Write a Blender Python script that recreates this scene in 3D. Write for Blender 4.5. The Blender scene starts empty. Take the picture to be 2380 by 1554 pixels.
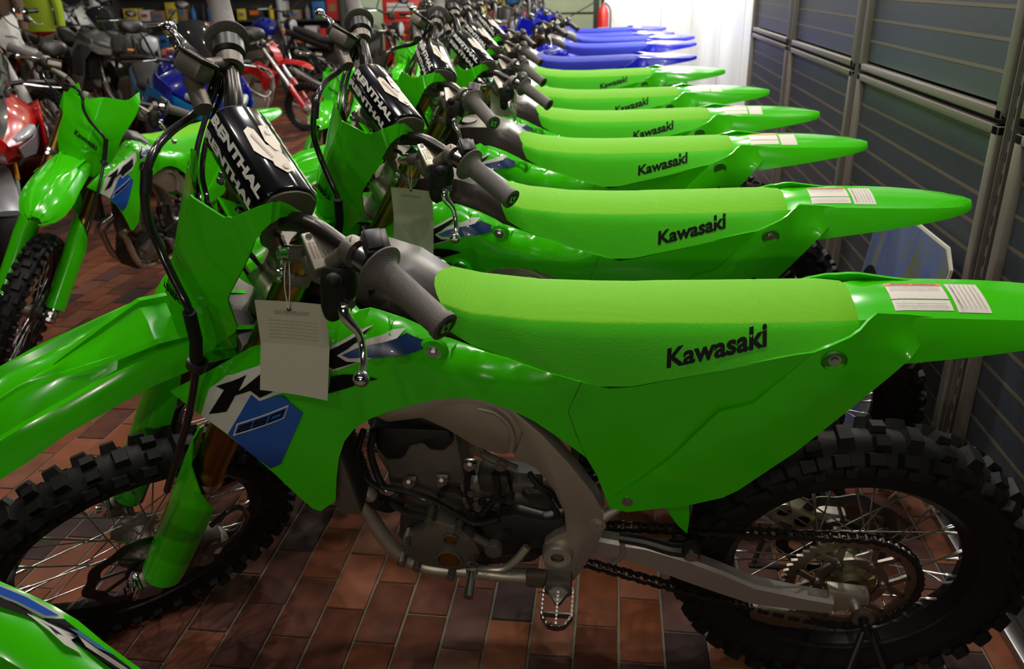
import bpy, bmesh, math, random
import numpy as np
from mathutils import Vector, Matrix
from mathutils.geometry import delaunay_2d_cdt
SC = bpy.context.scene
COL = SC.collection
rnd = random.Random(7)
# ------------------------------------------------------------------ camera, world, exposure
cam_d = bpy.data.cameras.new('camera'); cam = bpy.data.objects.new('camera', cam_d); COL.objects.link(cam)
cam_d.sensor_width = 23.5; cam_d.lens = 1940.0 / 2380 * 23.5; cam_d.clip_start = .02; cam_d.clip_end = 80
cam.location = (0, 0, 1.40074)
_p, _y, _r = 0.397803, -0.122554, -0.0171546
_F = Vector((math.sin(_y) * math.cos(_p), math.cos(_y) * math.cos(_p), -math.sin(_p)))
_R = Vector((math.cos(_y), -math.sin(_y), 0)); _U = _R.cross(_F)
_R2 = _R * math.cos(_r) + _U * math.sin(_r); _U2 = -_R * math.sin(_r) + _U * math.cos(_r)
cam.matrix_world = Matrix.Translation(cam.location) @ Matrix((_R2, _U2, -_F)).transposed().to_4x4()
cam_d.dof.use_dof = True; cam_d.dof.focus_distance = 1.5; cam_d.dof.aperture_fstop = 4.2
SC.camera = cam
SC.view_settings.view_transform = 'Standard'; SC.view_settings.look = 'None'
SC.view_settings.gamma = 1; SC.view_settings.use_curve_mapping = False
SC.view_settings.exposure = 0.0
wd = bpy.data.worlds.new('world'); SC.world = wd; wd.use_nodes = True
wd.node_tree.nodes['Background'].inputs[0].default_value = (.5, .55, .75, 1)
wd.node_tree.nodes['Background'].inputs[1].default_value = .012

# ------------------------------------------------------------------ helpers
def new_obj(name, data, parent=None, mw=None):
    o = bpy.data.objects.new(name, data); COL.objects.link(o)
    if parent is not None: o.parent = parent
    if mw is not None: o.matrix_local = mw
    return o
def empty(name, loc=(0, 0, 0), rot=(0, 0, 0), parent=None):
    o = bpy.data.objects.new(name, None); COL.objects.link(o); o.empty_display_size = .1
    o.location = loc; o.rotation_euler = rot
    if parent is not None: o.parent = parent
    return o
def tag(o, label=None, cat=None, group=None, kind=None):
    if label: o['label'] = label
    if cat: o['category'] = cat
    if group: o['group'] = group
    if kind: o['kind'] = kind
    return o
MATS = {}
def mat(name, col, rough=.5, metal=0., spec=.5, coat=0., bump=None, noise=None, emit=None, transm=0.):
    """bump=(scale,strength,kind)  noise=(scale,amount,col2)"""
    if name in MATS: return MATS[name]
    m = bpy.data.materials.new(name); m.use_nodes = True; nt = m.node_tree; b = nt.nodes['Principled BSDF']
    b.inputs['Base Color'].default_value = (*col, 1); b.inputs['Roughness'].default_value = rough
    b.inputs['Metallic'].default_value = metal; b.inputs['Specular IOR Level'].default_value = spec
    b.inputs['Coat Weight'].default_value = coat; b.inputs['Coat Roughness'].default_value = .05
    b.inputs['Transmission Weight'].default_value = transm
    tc = nt.nodes.new('ShaderNodeTexCoord')
    if noise:
        n = nt.nodes.new('ShaderNodeTexNoise'); n.inputs['Scale'].default_value = noise[0]; n.inputs['Detail'].default_value = 4
        nt.links.new(tc.outputs['Object'], n.inputs['Vector'])
        mx = nt.nodes.new('ShaderNodeMix'); mx.data_type = 'RGBA'
        mx.inputs[6].default_value = (*col, 1); mx.inputs[7].default_value = (*noise[2], 1)
        mr = nt.nodes.new('ShaderNodeMapRange'); mr.inputs[1].default_value = .35; mr.inputs[2].default_value = .65
        mr.inputs[3].default_value = 0; mr.inputs[4].default_value = noise[1]
        nt.links.new(n.outputs['Fac'], mr.inputs[0]); nt.links.new(mr.outputs[0], mx.inputs[0])
        nt.links.new(mx.outputs[2], b.inputs['Base Color'])
    if bump:
        if bump[2] == 'noise':
            n2 = nt.nodes.new('ShaderNodeTexNoise'); n2.inputs['Scale'].default_value = bump[0]; n2.inputs['Detail'].default_value = 3; out = n2.outputs['Fac']
        elif bump[2] == 'brush':
            n2 = nt.nodes.new('ShaderNodeTexNoise'); n2.inputs['Scale'].default_value = bump[0]; out = n2.outputs['Fac']
        else:
            n2 = nt.nodes.new('ShaderNodeTexVoronoi'); n2.inputs['Scale'].default_value = bump[0]; out = n2.outputs['Distance']
            if bump[2] == 'dots': n2.inputs['Randomness'].default_value = .08
        nt.links.new(tc.outputs['Object'], n2.inputs['Vector'])
        bp = nt.nodes.new('ShaderNodeBump'); bp.inputs['Strength'].default_value = bump[1]; bp.inputs['Distance'].default_value = .001
        nt.links.new(out, bp.inputs['Height']); nt.links.new(bp.outputs['Normal'], b.inputs['Normal'])
    if emit:
        b.inputs['Emission Color'].default_value = (*emit[0], 1); b.inputs['Emission Strength'].default_value = emit[1]
    MATS[name] = m
    return m
class MB:
    """collects verts and faces, build() links them as ONE mesh object"""
    def __init__(s): s.v = []; s.f = []; s.mi = []; s.cur = 0
    def add(s, v, f):
        n = len(s.v); s.v += [tuple(a) for a in v]; s.f += [tuple(i + n for i in q) for q in f]; s.mi += [s.cur] * len(f)
        return s
    def box(s, c, d, M=None):
        x, y, z = d[0] / 2, d[1] / 2, d[2] / 2
        v = [Vector((a * x, b * y, e * z)) for a in (-1, 1) for b in (-1, 1) for e in (-1, 1)]
        if M is not None: v = [M @ q for q in v]
        c = Vector(c); v = [q + c for q in v]
        return s.add(v, [(0, 1, 3, 2), (4, 6, 7, 5), (0, 4, 5, 1), (2, 3, 7, 6), (0, 2, 6, 4), (1, 5, 7, 3)])
    def bbox(s, c, d, r=.003, M=None, n=2):
        """box with rounded edges"""
        bm = bmesh.new(); bmesh.ops.create_cube(bm, size=1)
        for v in bm.verts: v.co = Vector((v.co.x * d[0], v.co.y * d[1], v.co.z * d[2]))
        r = min(r, min(d) * .45)
        bmesh.ops.bevel(bm, geom=bm.edges[:], offset=r, segments=n, affect='EDGES', profile=.5)
        vs = [(M @ v.co if M is not None else v.co) + Vector(c) for v in bm.verts]
        bm.verts.index_update(); fs = [[v.index for v in f.verts] for f in bm.faces]; bm.free()
        return s.add(vs, fs)
    def tube(s, pts, r, n=10, caps=True, closed=False, smooth=0):
        P = [Vector(p) for p in pts]
        if smooth: P, r = crom(P, smooth, r, closed)
        R = r if isinstance(r, (list, tuple)) else [r] * len(P)
        m = len(P); rings = []; nrm = None
        for i in range(m):
            a = P[(i - 1) % m] if (i > 0 or closed) else P[i]; b = P[(i + 1) % m] if (i < m - 1 or closed) else P[i]
            t = (b - a)
            if t.length < 1e-9: t = Vector((0, 0, 1))
            t.normalize()
            if nrm is None:
                nrm = t.orthogonal().normalized()
            else:
                nrm = (nrm - t * nrm.dot(t))
                nrm = nrm.normalized() if nrm.length > 1e-6 else t.orthogonal().normalized()
            bn = t.cross(nrm)
            rings.append([P[i] + (nrm * math.cos(2 * math.pi * k / n) + bn * math.sin(2 * math.pi * k / n)) * R[i] for k in range(n)])
        v = [q for rg in rings for q in rg]; f = []
        for i in range(m if closed else m - 1):
            j = (i + 1) % m
            for k in range(n): f.append((i * n + k, i * n + (k + 1) % n, j * n + (k + 1) % n, j * n + k))
        if caps and not closed: f.append(tuple(range(n - 1, -1, -1))); f.append(tuple((m - 1) * n + k for k in range(n)))
        return s.add(v, f)
    def lathe(s, prof, c=(0, 0, 0), axis='y', n=32, closed=False, a0=0., a1=None):
        """prof: (radius, height along axis)"""
        full = a1 is None; a1 = 2 * math.pi if full else a1
        nn = n if full else n + 1; v = []
        for k in range(nn):
            a = a0 + (a1 - a0) * k / n; ca, sa = math.cos(a), math.sin(a)
            for r, h in prof:
                q = {'y': (r * ca, h, r * sa), 'z': (r * ca, r * sa, h), 'x': (h, r * ca, r * sa)}[axis]
                v.append((q[0] + c[0], q[1] + c[1], q[2] + c[2]))
        m = len(prof); f = []
        for k in range(n):
            k2 = (k + 1) % nn if full else k + 1
            for i in range(m if closed else m - 1):
                j = (i + 1) % m
                f.append((k * m + i, k2 * m + i, k2 * m + j, k * m + j))
        return s.add(v, f)
    def cyl(s, a, b, r, n=16, r2=None): return s.tube([a, b], [r, r if r2 is None else r2], n)
    def sphere(s, c, r, n=14):
        pr = [(max(1e-5, math.sin(math.pi * i / 8) * r), -math.cos(math.pi * i / 8) * r) for i in range(9)]
        return s.lathe(pr, c, 'z', n)
    def bolt(s, c, ax, r=.007, h=.004):
        c = Vector(c); ax = Vector(ax).normalized()
        s.cyl(c, c + ax * h * .4, r * 1.5, 14); s.cyl(c + ax * h * .4, c + ax * h, r, 6)
        return s
    def loft(s, secs, caps=True, closed=True):
        n = len(secs[0]); v = [q for sc in secs for q in sc]; f = []
        for i in range(len(secs) - 1):
            for k in range(n if closed else n - 1): f.append((i * n + k, i * n + (k + 1) % n, (i + 1) * n + (k + 1) % n, (i + 1) * n + k))
        if caps and closed: f.append(tuple(range(n - 1, -1, -1))); f.append(tuple((len(secs) - 1) * n + k for k in range(n)))
        return s.add(v, f)
    def prism(s, poly, d, bev=0.):
        """poly: 3D points of one face, d: extrusion vector"""
        d = Vector(d); n = len(poly); P = [Vector(p) for p in poly]
        v = P + [p + d for p in P]
        f = [tuple(range(n)), tuple(range(2 * n - 1, n - 1, -1))] + [(i, (i + 1) % n, (i + 1) % n + n, i + n)[::-1] for i in range(n)]
        if bev <= 0: return s.add(v, f)
        bm = bmesh.new(); bv = [bm.verts.new(q) for q in v]
        for q in f: bm.faces.new([bv[i] for i in q])
        bmesh.ops.recalc_face_normals(bm, faces=bm.faces)
        ed = [e for e in bm.edges if abs(e.calc_face_angle(0)) > .5]
        bmesh.ops.bevel(bm, geom=ed, offset=bev, segments=2, affect='EDGES', profile=.5, clamp_overlap=True)
        bm.verts.index_update(); vs = [q.co.copy() for q in bm.verts]; fs = [[q.index for q in g.verts] for g in bm.faces]; bm.free()
        return s.add(vs, fs)
    def mesh(s, name, mats, ang=35, weld=True):
        me = bpy.data.meshes.new(name); me.from_pydata(s.v, [], s.f)
        if isinstance(mats, (list, tuple)):
            for m in mats: me.materials.append(m)
            me.polygons.foreach_set('material_index', s.mi)
        elif mats: me.materials.append(mats)
        bm = bmesh.new(); bm.from_mesh(me)
        if weld: bmesh.ops.remove_doubles(bm, verts=bm.verts, dist=1e-5)
        bmesh.ops.recalc_face_normals(bm, faces=bm.faces)
        bm.to_mesh(me); bm.free()
        me.polygons.foreach_set('use_smooth', [True] * len(me.polygons))
        me.set_sharp_from_angle(angle=math.radians(ang)); me.update()
        return me
    def build(s, name, mats, parent=None, mw=None, ang=35, **k):
        return new_obj(name, s.mesh(name, mats, ang, **k), parent, mw)
def crom(P, k, r=None, closed=False):
    out = []; R = []; n = len(P); rr = r if isinstance(r, (list, tuple)) else None
    for i in range(n if closed else n - 1):
        p0 = P[(i - 1) % n] if (closed or i > 0) else P[i]; p1 = P[i]; p2 = P[(i + 1) % n]; p3 = P[(i + 2) % n] if (closed or i < n - 2) else P[(i + 1) % n]
        for j in range(k):
            t = j / k
            out.append(.5 * ((2 * p1) + (-p0 + p2) * t + (2 * p0 - 5 * p1 + 4 * p2 - p3) * t * t + (-p0 + 3 * p1 - 3 * p2 + p3) * t ** 3))
            if rr: R.append(rr[i] * (1 - t) + rr[(i + 1) % n] * t)
    if not closed:
        out.append(P[-1])
        if rr: R.append(rr[-1])
    return out, (R if rr else r)
# ---- thin curved panels: y is interpolated between control points (x, y, z)
class Surf:
    def __init__(s, ctrl):
        P = np.array(ctrl, float); s.A = P[:, [0, 2]]; y = P[:, 1]; n = len(P)
        D = np.hypot(*(s.A[:, None] - s.A[None]).transpose(2, 0, 1))
        M = np.zeros((n + 3, n + 3)); M[:n, :n] = D - np.eye(n) * 1e-5; M[:n, n] = 1; M[:n, n + 1:] = s.A; M[n, :n] = 1; M[n + 1:, :n] = s.A.T
        s.w = np.linalg.solve(M, np.append(y, [0, 0, 0]))
    def __call__(s, xz):
        q = np.atleast_2d(xz); D = np.hypot(*(q[:, None] - s.A[None]).transpose(2, 0, 1)); n = len(s.A)
        return D @ s.w[:n] + s.w[n] + q @ s.w[n + 1:]
def inpoly(p, poly):
    c = False; j = len(poly) - 1
    for i in range(len(poly)):
        if (poly[i][1] > p[1]) != (poly[j][1] > p[1]) and p[0] < (poly[j][0] - poly[i][0]) * (p[1] - poly[i][1]) / (poly[j][1] - poly[i][1]) + poly[i][0]: c = not c
        j = i
    return c
def sheet(poly, surf, grid=.02, extra=(), off=0., thick=0., flip=1):
    """2D polygon(s) (x,z) filled over surf; returns MB. thick>0 gives it a back side (towards the bike's middle)"""
    loops = poly if isinstance(poly[0][0], (list, tuple)) else [poly]
    pts = []; edges = []
    for lp in loops:
        n0 = len(pts); pp = []
        for i in range(len(lp)):
            a = np.array(lp[i][:2], float); b = np.array(lp[(i + 1) % len(lp)][:2], float); L = np.hypot(*(b - a)); k = max(1, int(L / grid)) if grid else 1
            for j in range(k): pp.append(tuple(a + (b - a) * j / k))
        pts += pp; edges += [(n0 + i, n0 + (i + 1) % len(pp)) for i in range(len(pp))]
    A = np.array(pts); lo, hi = A.min(0), A.max(0)
    if grid:
        xs = np.arange(lo[0], hi[0], grid); zs = np.arange(lo[1], hi[1], grid)
        def dist_ok(p):
            return np.min(np.hypot(*(A - p).T)) > grid * .45
        for x in xs:
            for z in zs:
                c = sum(inpoly((x, z), lp) for lp in loops)
                if c % 2 and dist_ok(np.array((x, z))): pts.append((x, z))
    for p in extra: pts.append(tuple(p[:2]))
    vs, es, fs, _, _, _ = delaunay_2d_cdt([Vector(p) for p in pts], edges, [], 2, 1e-6)
    ff = []
    for f in fs:
        c = sum((vs[i] for i in f), Vector((0, 0))) / len(f)
        if sum(inpoly(c, lp) for lp in loops) % 2: ff.append(tuple(f))
    y = surf(np.array([tuple(v) for v in vs])) + off
    V = [(v.x, flip * float(yy), v.y) for v, yy in zip(vs, y)]
    mb = MB(); 
    if thick <= 0:
        mb.add(V, ff); return mb
    n = len(V); V2 = [(x, yy + flip * thick, z) for x, yy, z in V]
    cnt = {}
    for f in ff:
        for i in range(len(f)):
            a, b = f[i], f[(i + 1) % len(f)]; cnt[(a, b)] = 1
    side = [(a, b) for (a, b) in cnt if (b, a) not in cnt]
    mb.add(V + V2, ff + [tuple(i + n for i in reversed(f)) for f in ff] + [(b, a, a + n, b + n) for a, b in side])
    return mb
# ---- lettering with the built-in font, cached 2D triangles
_tc = {}
def text2d(t, bold=.0, shear=0.):
    k = (t, bold, shear)
    if k in _tc: return _tc[k]
    cu = bpy.data.curves.new('t', 'FONT'); cu.body = t; cu.size = 1; cu.offset = bold; cu.resolution_u = 3; cu.shear = shear
    o = bpy.data.objects.new('t', cu); COL.objects.link(o); bpy.context.view_layer.update()
    me = o.evaluated_get(bpy.context.evaluated_depsgraph_get()).to_mesh()
    V = [(v.co.x, v.co.y) for v in me.vertices]; F = [tuple(p.vertices) for p in me.polygons]
    o.evaluated_get(bpy.context.evaluated_depsgraph_get()).to_mesh_clear()
    bpy.data.objects.remove(o); bpy.data.curves.remove(cu)
    xs = [v[0] for v in V]; ys = [v[1] for v in V]; x0, x1, y0, y1 = min(xs), max(xs), min(ys), max(ys)
    _tc[k] = ([((a - x0) / (x1 - x0), (b - y0) / (y1 - y0)) for a, b in V], F)
    return _tc[k]
def text_on(t, fn, bold=.0, shear=0., mb=None):
    """fn(a,b) maps text box coordinates 0..1 to 3D"""
    V, F = text2d(t, bold, shear); mb = mb or MB(); mb.add([fn(a, b) for a, b in V], F); return mb
# ------------------------------------------------------------------ ceiling lamps and added fill lamps
def lamp(x, y, power, col=(1, .93, .84), z=3.35, size=.045, spot=None):
    l = bpy.data.lights.new('ceiling_and_fill_lamp', 'SPOT' if spot else 'POINT'); l.energy = power; l.color = col; l.shadow_soft_size = size
    if spot: l.spot_size = math.radians(spot); l.spot_blend = .7
    o = bpy.data.objects.new('ceiling_and_fill_lamp', l); COL.objects.link(o); o.location = (x, y, z); return o
LAMPS = []
for i in range(7):
    for j in range(6):
        LAMPS.append((-8.4 + i * 1.5, 3.3 + j * 1.9))
for i, (x, y) in enumerate(LAMPS):
    p = 4 if x < -5 else 7 if x < -3 else 24 if x < -1.2 else 62
    lamp(x, y, p, (1, .89, .68) if (i * 5) % 3 else (.98, .94, .9))
for x, y in ((-1.5, 1.75), (-.4, 1.9), (.55, 1.8)): lamp(x, y, 66)
for x, y, p in ((-1.9, -1.6, 22), (-.5, -1.8, 30), (.7, -1.6, 22)): lamp(x, y, p)  # added fill lamps above the camera, for seat flanks, tag and fender
for x, y, p in ((-.9, -5.6, 125), (.6, -5.0, 105)): lamp(x, y, p, (1, .90, .72), 2.6)  # added low fill lamps behind the camera, brightening the side panels
for x, y in ((.62, 7.2), (.62, 8.6), (.62, 9.9), (.25, 10.9)): lamp(x, y, 45, (.95, .97, 1), 3.0, .12)
for y, p in ((7.2, 300), (8.7, 300), (10.1, 300)):  # added spots that push the end wall to full white
    o = lamp(-.9, y, p, (.95, .97, 1), 3.2, .1, 58); o.rotation_euler = (0, math.radians(-43), 0)
# ------------------------------------------------------------------ room: floor of clay pavers
PAL = [tuple(v * .7 for v in c) for c in [(.20, .062, .03), (.17, .055, .032), (.23, .08, .04), (.14, .05, .035), (.11, .05, .042), (.075, .045, .045), (.19, .075, .045), (.25, .075, .03)]]
BRK = []
for i, c in enumerate(PAL):
    BRK.append(mat('clay_paver_%d' % i, c, .62, 0, .18, noise=(14, .75, tuple(v * (.45 if i % 2 else 1.5) for v in c)), bump=(45, .5, 'noise')))
MORT = mat('mortar', (.13, .12, .085), .7, bump=(120, .5, 'noise'))
fl = MB(); fl.box((-7, 7, -.0305), (20, 22, .061)); floor = fl.build('floor', MORT); tag(floor, kind='structure')
PX_, PY_ = .1017, .2095
BX0, BY0 = .0485, 1.4500
def brick_mesh(m, seed):
    r = random.Random(seed); mb = MB(); w, l = PX_ - .0065, PY_ - .0065; h = .006
    v = []
    for z, k in ((-.002, 0), (h - .002, 0), (h, .0025)):
        for a, b in ((-1, -1), (1, -1), (1, 1), (-1, 1)): v.append((a * (w / 2 - k), b * (l / 2 - k), z))
    f = [(0, 1, 5, 4), (1, 2, 6, 5), (2, 3, 7, 6), (3, 0, 4, 7), (4, 5, 9, 8), (5, 6, 10, 9), (6, 7, 11, 10), (7, 4, 8, 11), (8, 9, 10, 11)]
    return mb.add(v, f).mesh('brick', m, 60, weld=False)
BM_ = [brick_mesh(m, i) for i, m in enumerate(BRK)]
rb = random.Random(5); cells = []
for i in range(-105, 9):
    for j in range(-4, 60):
        x = BX0 + (i + .5) * PX_; y = BY0 + (j + .5 + (.5 if i % 2 else 0)) * PY_
        if x > .93: continue
        cells.append((x, y))
cells.sort(key=lambda c: (c[0] + .1) ** 2 + (c[1] - 1.9) ** 2 * .8)
kind = lambda: min(7, int(rb.random() ** 1.3 * 8)) if rb.random() > .25 else rb.choice((0, 1, 2, 3))
near = [c for c in cells if -1.25 < c[0] < .95 and 1.0 < c[1] < 3.3][:300]
nset = set(near)
for c in near:
    o = new_obj('brick', BM_[kind()], floor); o.location = (c[0] + rb.uniform(-.0008, .0008), c[1] + rb.uniform(-.0008, .0008), rb.uniform(-.0008, .0008)); o.rotation_euler = (rb.uniform(-.004, .004), rb.uniform(-.004, .004), rb.uniform(-.006, .006))
mbs = MB(); hw, hl = (PX_ - .0065) / 2, (PY_ - .0065) / 2
for c in cells:
    if c in nset or c[1] > 13: continue
    mbs.cur = kind(); z = rb.uniform(.002, .0045)
    n = 8; x, y = c
    v = [(x - hw, y - hl, -.002), (x + hw, y - hl, -.002), (x + hw, y + hl, -.002), (x - hw, y + hl, -.002), (x - hw, y - hl, z), (x + hw, y - hl, z), (x + hw, y + hl, z), (x - hw, y + hl, z)]
    mbs.add(v, [(4, 5, 6, 7), (0, 1, 5, 4), (1, 2, 6, 5), (2, 3, 7, 6), (3, 0, 4, 7)])
pav = mbs.build('pavers', BRK, floor, weld=False); tag(pav, kind='stuff')
# ------------------------------------------------------------------ slatwall on the right
WX = .945
SLT = mat('slat_blue_grey', (.030, .037, .048), .42, 0, .5, noise=(40, .2, (.06, .066, .09)))
FRM = mat('frame_grey_brown', (.16, .142, .122), .4, .25)
GRV = mat('slat_groove_metal', (.13, .105, .075), .45, .2)
STD = mat('slotted_standard', (.17, .15, .128), .4, .3)
DRK = mat('dark_gap', (.012, .012, .013), .7)
mb = MB(); mb.box((WX + .10, 3.4, 1.8), (.10, 6.0, 3.6)); wall_r = mb.build('wall_right', mat('wall_backing', (.02, .02, .022), .7)); tag(wall_r, kind='structure')
ups = [.74, 2.13, 3.51, 4.89, 6.27]
def slatmesh(ln, h, nm='slat'):
    return MB().prism([(0, 0, -h / 2), (0, 0, h / 2 - .002), (.003, 0, h / 2), (.014, 0, h / 2), (.014, 0, -h / 2)], (0, ln, 0), .0).mesh(nm, SLT, 30)
LNG = 1.38 - .16; SM1 = slatmesh(LNG, .068)
GM = MB().box((.0, LNG / 2, 0), (.004, LNG, .0092)).mesh('groove_trim', GRV, 30)
for k in range(len(ups) - 1):
    y0 = ups[k] + .08
    # frame of the lower and upper module
    for z0, z1, nm in ((.0, 1.064, 'lower'), (1.078, 2.45, 'upper')):
        mb = MB()
        mb.bbox((WX - .006, y0 - .018, (z0 + z1) / 2), (.03, .036, z1 - z0), .003); mb.bbox((WX - .006, y0 + LNG + .018, (z0 + z1) / 2), (.03, .036, z1 - z0), .003)
        mb.bbox((WX - .006, y0 + LNG / 2, z1 - .012), (.03, LNG + .072, .024), .003); mb.bbox((WX - .006, y0 + LNG / 2, z0 + .012), (.03, LNG + .072, .024), .003)
        mb.build('wall_frame', FRM, wall_r)
        z = z1 - .026 - .012 if z0 < .5 else z1 - .03
    mb = MB(); mb.box((WX + .012, y0 + LNG / 2, 1.071), (.012, LNG + .07, .014)); mb.build('frame_gap', DRK, wall_r)
    for j in range(-15, 16):
        zc = 1.071 - .041 - .0375 + j * .0752 if j <= 0 else 1.071 + .037 + .0375 + (j - 1) * .0737
        if zc < .04 or zc > 2.42: continue
        if k == 0 and zc > 1.3: continue
        o = new_obj('slat', SM1, wall_r); o.location = (WX - .001, y0, zc)
        o = new_obj('groove_trim', GM, wall_r); o.location = (WX + .0005, y0, zc + .0376)
for y in ups:
    mb = MB(); mb.box((WX + .006, y, 1.22), (.02, .044, 2.44)); st_ = mb.build('slotted_upright', STD, wall_r)
    mb = MB()
    for j in range(44):
        z = .06 + j * .052
        for dy in (-.009, .009): mb.box((WX - .0045, y + dy, z), (.002, .005, .024))
    sl_ = mb.build('upright_slots', DRK, st_); 
    mb = MB()
    for dy in (-.02, .02): mb.box((WX - .009, y + dy, 1.22), (.012, .004, 2.44))
    mb.build('upright_lip', FRM, st_)
mb = MB(); mb.bbox((WX - .012, 3.5, .014), (.03, 5.6, .028), .004); tag(mb.build('baseboard_right', ALU0 if False else mat('base_rail', (.35, .34, .33), .35, .9)), kind='structure')
# ------------------------------------------------------------------ far bright end
WHT = mat('white_panel', (.80, .82, .83), .35, 0, .4)
TRM = mat('panel_joint', (.10, .10, .11), .5)
mb = MB(); mb.box((WX + .10, 8.95, 1.8), (.10, 5.05, 3.6)); w2 = mb.build('wall_right', mat('white_wall', (.75, .76, .77), .6)); tag(w2, kind='structure')
for y0, y1 in ((6.42, 6.76), (6.80, 8.22), (8.30, 9.55), (9.60, 11.2)):
    mb = MB(); mb.bbox((WX + .03, (y0 + y1) / 2, 1.25), (.06, y1 - y0, 2.5), .006); mb.build('white_wall_panel', WHT, w2)
for y in (6.78, 8.26, 9.575):
    mb = MB(); mb.box((WX + .035, y, 1.25), (.05, .05, 2.5)); mb.build('panel_joint', TRM, w2)
mb = MB(); mb.box((.46, 11.45, 1.8), (1.25, .12, 3.6)); wb_ = mb.build('wall_back', mat('white_wall', (.75, .76, .77), .6)); tag(wb_, kind='structure')
for x0, x1 in ((-.155, .55), (.56, .93)):
    mb = MB(); mb.bbox(((x0 + x1) / 2, 11.38, 1.25), (x1 - x0, .03, 2.5), .004); mb.build('white_wall_panel', WHT, wb_)
mb = MB(); mb.box((-8, 15.0, 1.8), (17, .15, 3.6)); wf = mb.build('wall_back', mat('pale_green_wall', (.55, .68, .50), .7)); tag(wf, kind='structure')
mb = MB(); mb.box((-16.4, 6.5, 1.8), (.15, 17, 3.6)); tag(mb.build('wall_left', mat('dark_wall', (.05, .045, .05), .7)), kind='structure')
mb = MB(); mb.box((-7, 6.5, 3.65), (20, 18, .1)); ceil = mb.build('ceiling', mat('ceiling_dark', (.04, .04, .045), .8)); tag(ceil, kind='structure')
# ------------------------------------------------------------------ materials of the motorcycles
GREEN = mat('green_plastic', (.040, .50, .001), .17, 0, .4, .12, noise=(3, .25, (.036, .45, .001)))
GSEAT = mat('green_seat_top', (.14, .46, .010), .7, 0, .15, bump=(420, .8, 'dots'))
GSIDE = mat('green_seat_side', (.05, .48, .001), .55, 0, .2, bump=(260, .6, 'noise'))
BLACKP = mat('black_plastic', (.012, .011, .012), .38)
TANK = mat('tank_black_brown', (.022, .016, .013), .36, .0, .25)
RUB = mat('rubber_black', (.007, .007, .007), .6, 0, .25, bump=(90, .3, 'noise'))
GRIPM = mat('grip_grey', (.085, .075, .068), .6, bump=(520, 1.0, 'dots'))
HOSE = mat('hose_gloss_black', (.012, .012, .012), .14, 0, .6)
ALU = mat('aluminium_satin', (.46, .42, .35), .42, .75, bump=(60, .15, 'noise'))
ALUB = mat('aluminium_brushed', (.52, .48, .44), .42, .75, noise=(7, .35, (.42, .39, .37)), bump=(160, .3, 'noise'))
CAST = mat('cast_metal_grey', (.15, .132, .112), .46, .6, bump=(150, .4, 'noise'))
DARKC = mat('cast_metal_dark', (.06, .055, .05), .45, .6)
CHROME = mat('chrome', (.75, .75, .76), .1, 1)
STEEL = mat('steel_bright', (.6, .6, .6), .22, 1)
SPOKE = mat('spoke_steel', (.75, .75, .75), .25, 1)
GOLD = mat('gold_anodised_fork', (.30, .17, .035), .3, 1, noise=(3, .4, (.22, .14, .035)))
HUB = mat('hub_alu_light_tint', (.42, .38, .25), .38, 1)  # aluminium, with the yellowish cast of the light put into its colour
SPRK = mat('sprocket_grey', (.36, .33, .26), .4, 1)
CHAIN = mat('chain_dark', (.05, .045, .04), .4, .8)
DISC = mat('brake_disc_dark', (.06, .055, .05), .38, .9)
RIMM = mat('rim_black', (.01, .01, .011), .25, .3)
WHITE = mat('decal_white', (.55, .54, .5), .45, 0, .25)
BLKD = mat('decal_black', (.005, .005, .005), .6, 0, .12)
BRONZE = mat('bronze_cap', (.35, .2, .05), .4, 1)
PADM = mat('pad_gloss_black', (.004, .004, .005), .10, 0, .45)
PADEND = mat('pad_end_brown', (.07, .058, .045), .6)
ORANGE = mat('label_orange', (.8, .17, .02), .5)
LAB = mat('label_pale', (.62, .58, .52), .5)
INK = mat('ink_grey', (.16, .14, .14), .6)
def gradient_mat(name, c1, c2, axis, a, b):
    m = mat(name, c1, .3, 0, .5, .3); nt = m.node_tree; bs = nt.nodes['Principled BSDF']
    tc = nt.nodes.new('ShaderNodeTexCoord'); sx = nt.nodes.new('ShaderNodeSeparateXYZ'); mr = nt.nodes.new('ShaderNodeMapRange'); mx = nt.nodes.new('ShaderNodeMix'); mx.data_type = 'RGBA'
    mr.inputs[1].default_value = a; mr.inputs[2].default_value = b
    mx.inputs[6].default_value = (*c1, 1); mx.inputs[7].default_value = (*c2, 1)
    nt.links.new(tc.outputs['Object'], sx.inputs[0]); nt.links.new(sx.outputs[axis], mr.inputs[0]); nt.links.new(mr.outputs[0], mx.inputs[0]); nt.links.new(mx.outputs[2], bs.inputs['Base Color'])
    return m
BLUEG = gradient_mat('decal_blue_fade', (.002, .006, .025), (.010, .075, .36), 2, .66, .76)
NAVYG = gradient_mat('decal_navy_fade', (.008, .05, .20), (.003, .006, .015), 0, -.93, -.68)

mir = lambda L: [(a[0], -a[1], a[2]) for a in L]
PHI = 0.2119398
RAKE = 0.5297558
DELTA = 0.7637207
XG = -1.6068
def steer_m(d):
    R0 = Matrix(((math.cos(RAKE), 0, math.sin(RAKE)), (0, 1, 0), (-math.sin(RAKE), 0, math.cos(RAKE))))
    return Matrix.Translation((XG, 0, 0)) @ R0.to_4x4() @ Matrix.Rotation(d, 4, 'Z')

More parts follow.
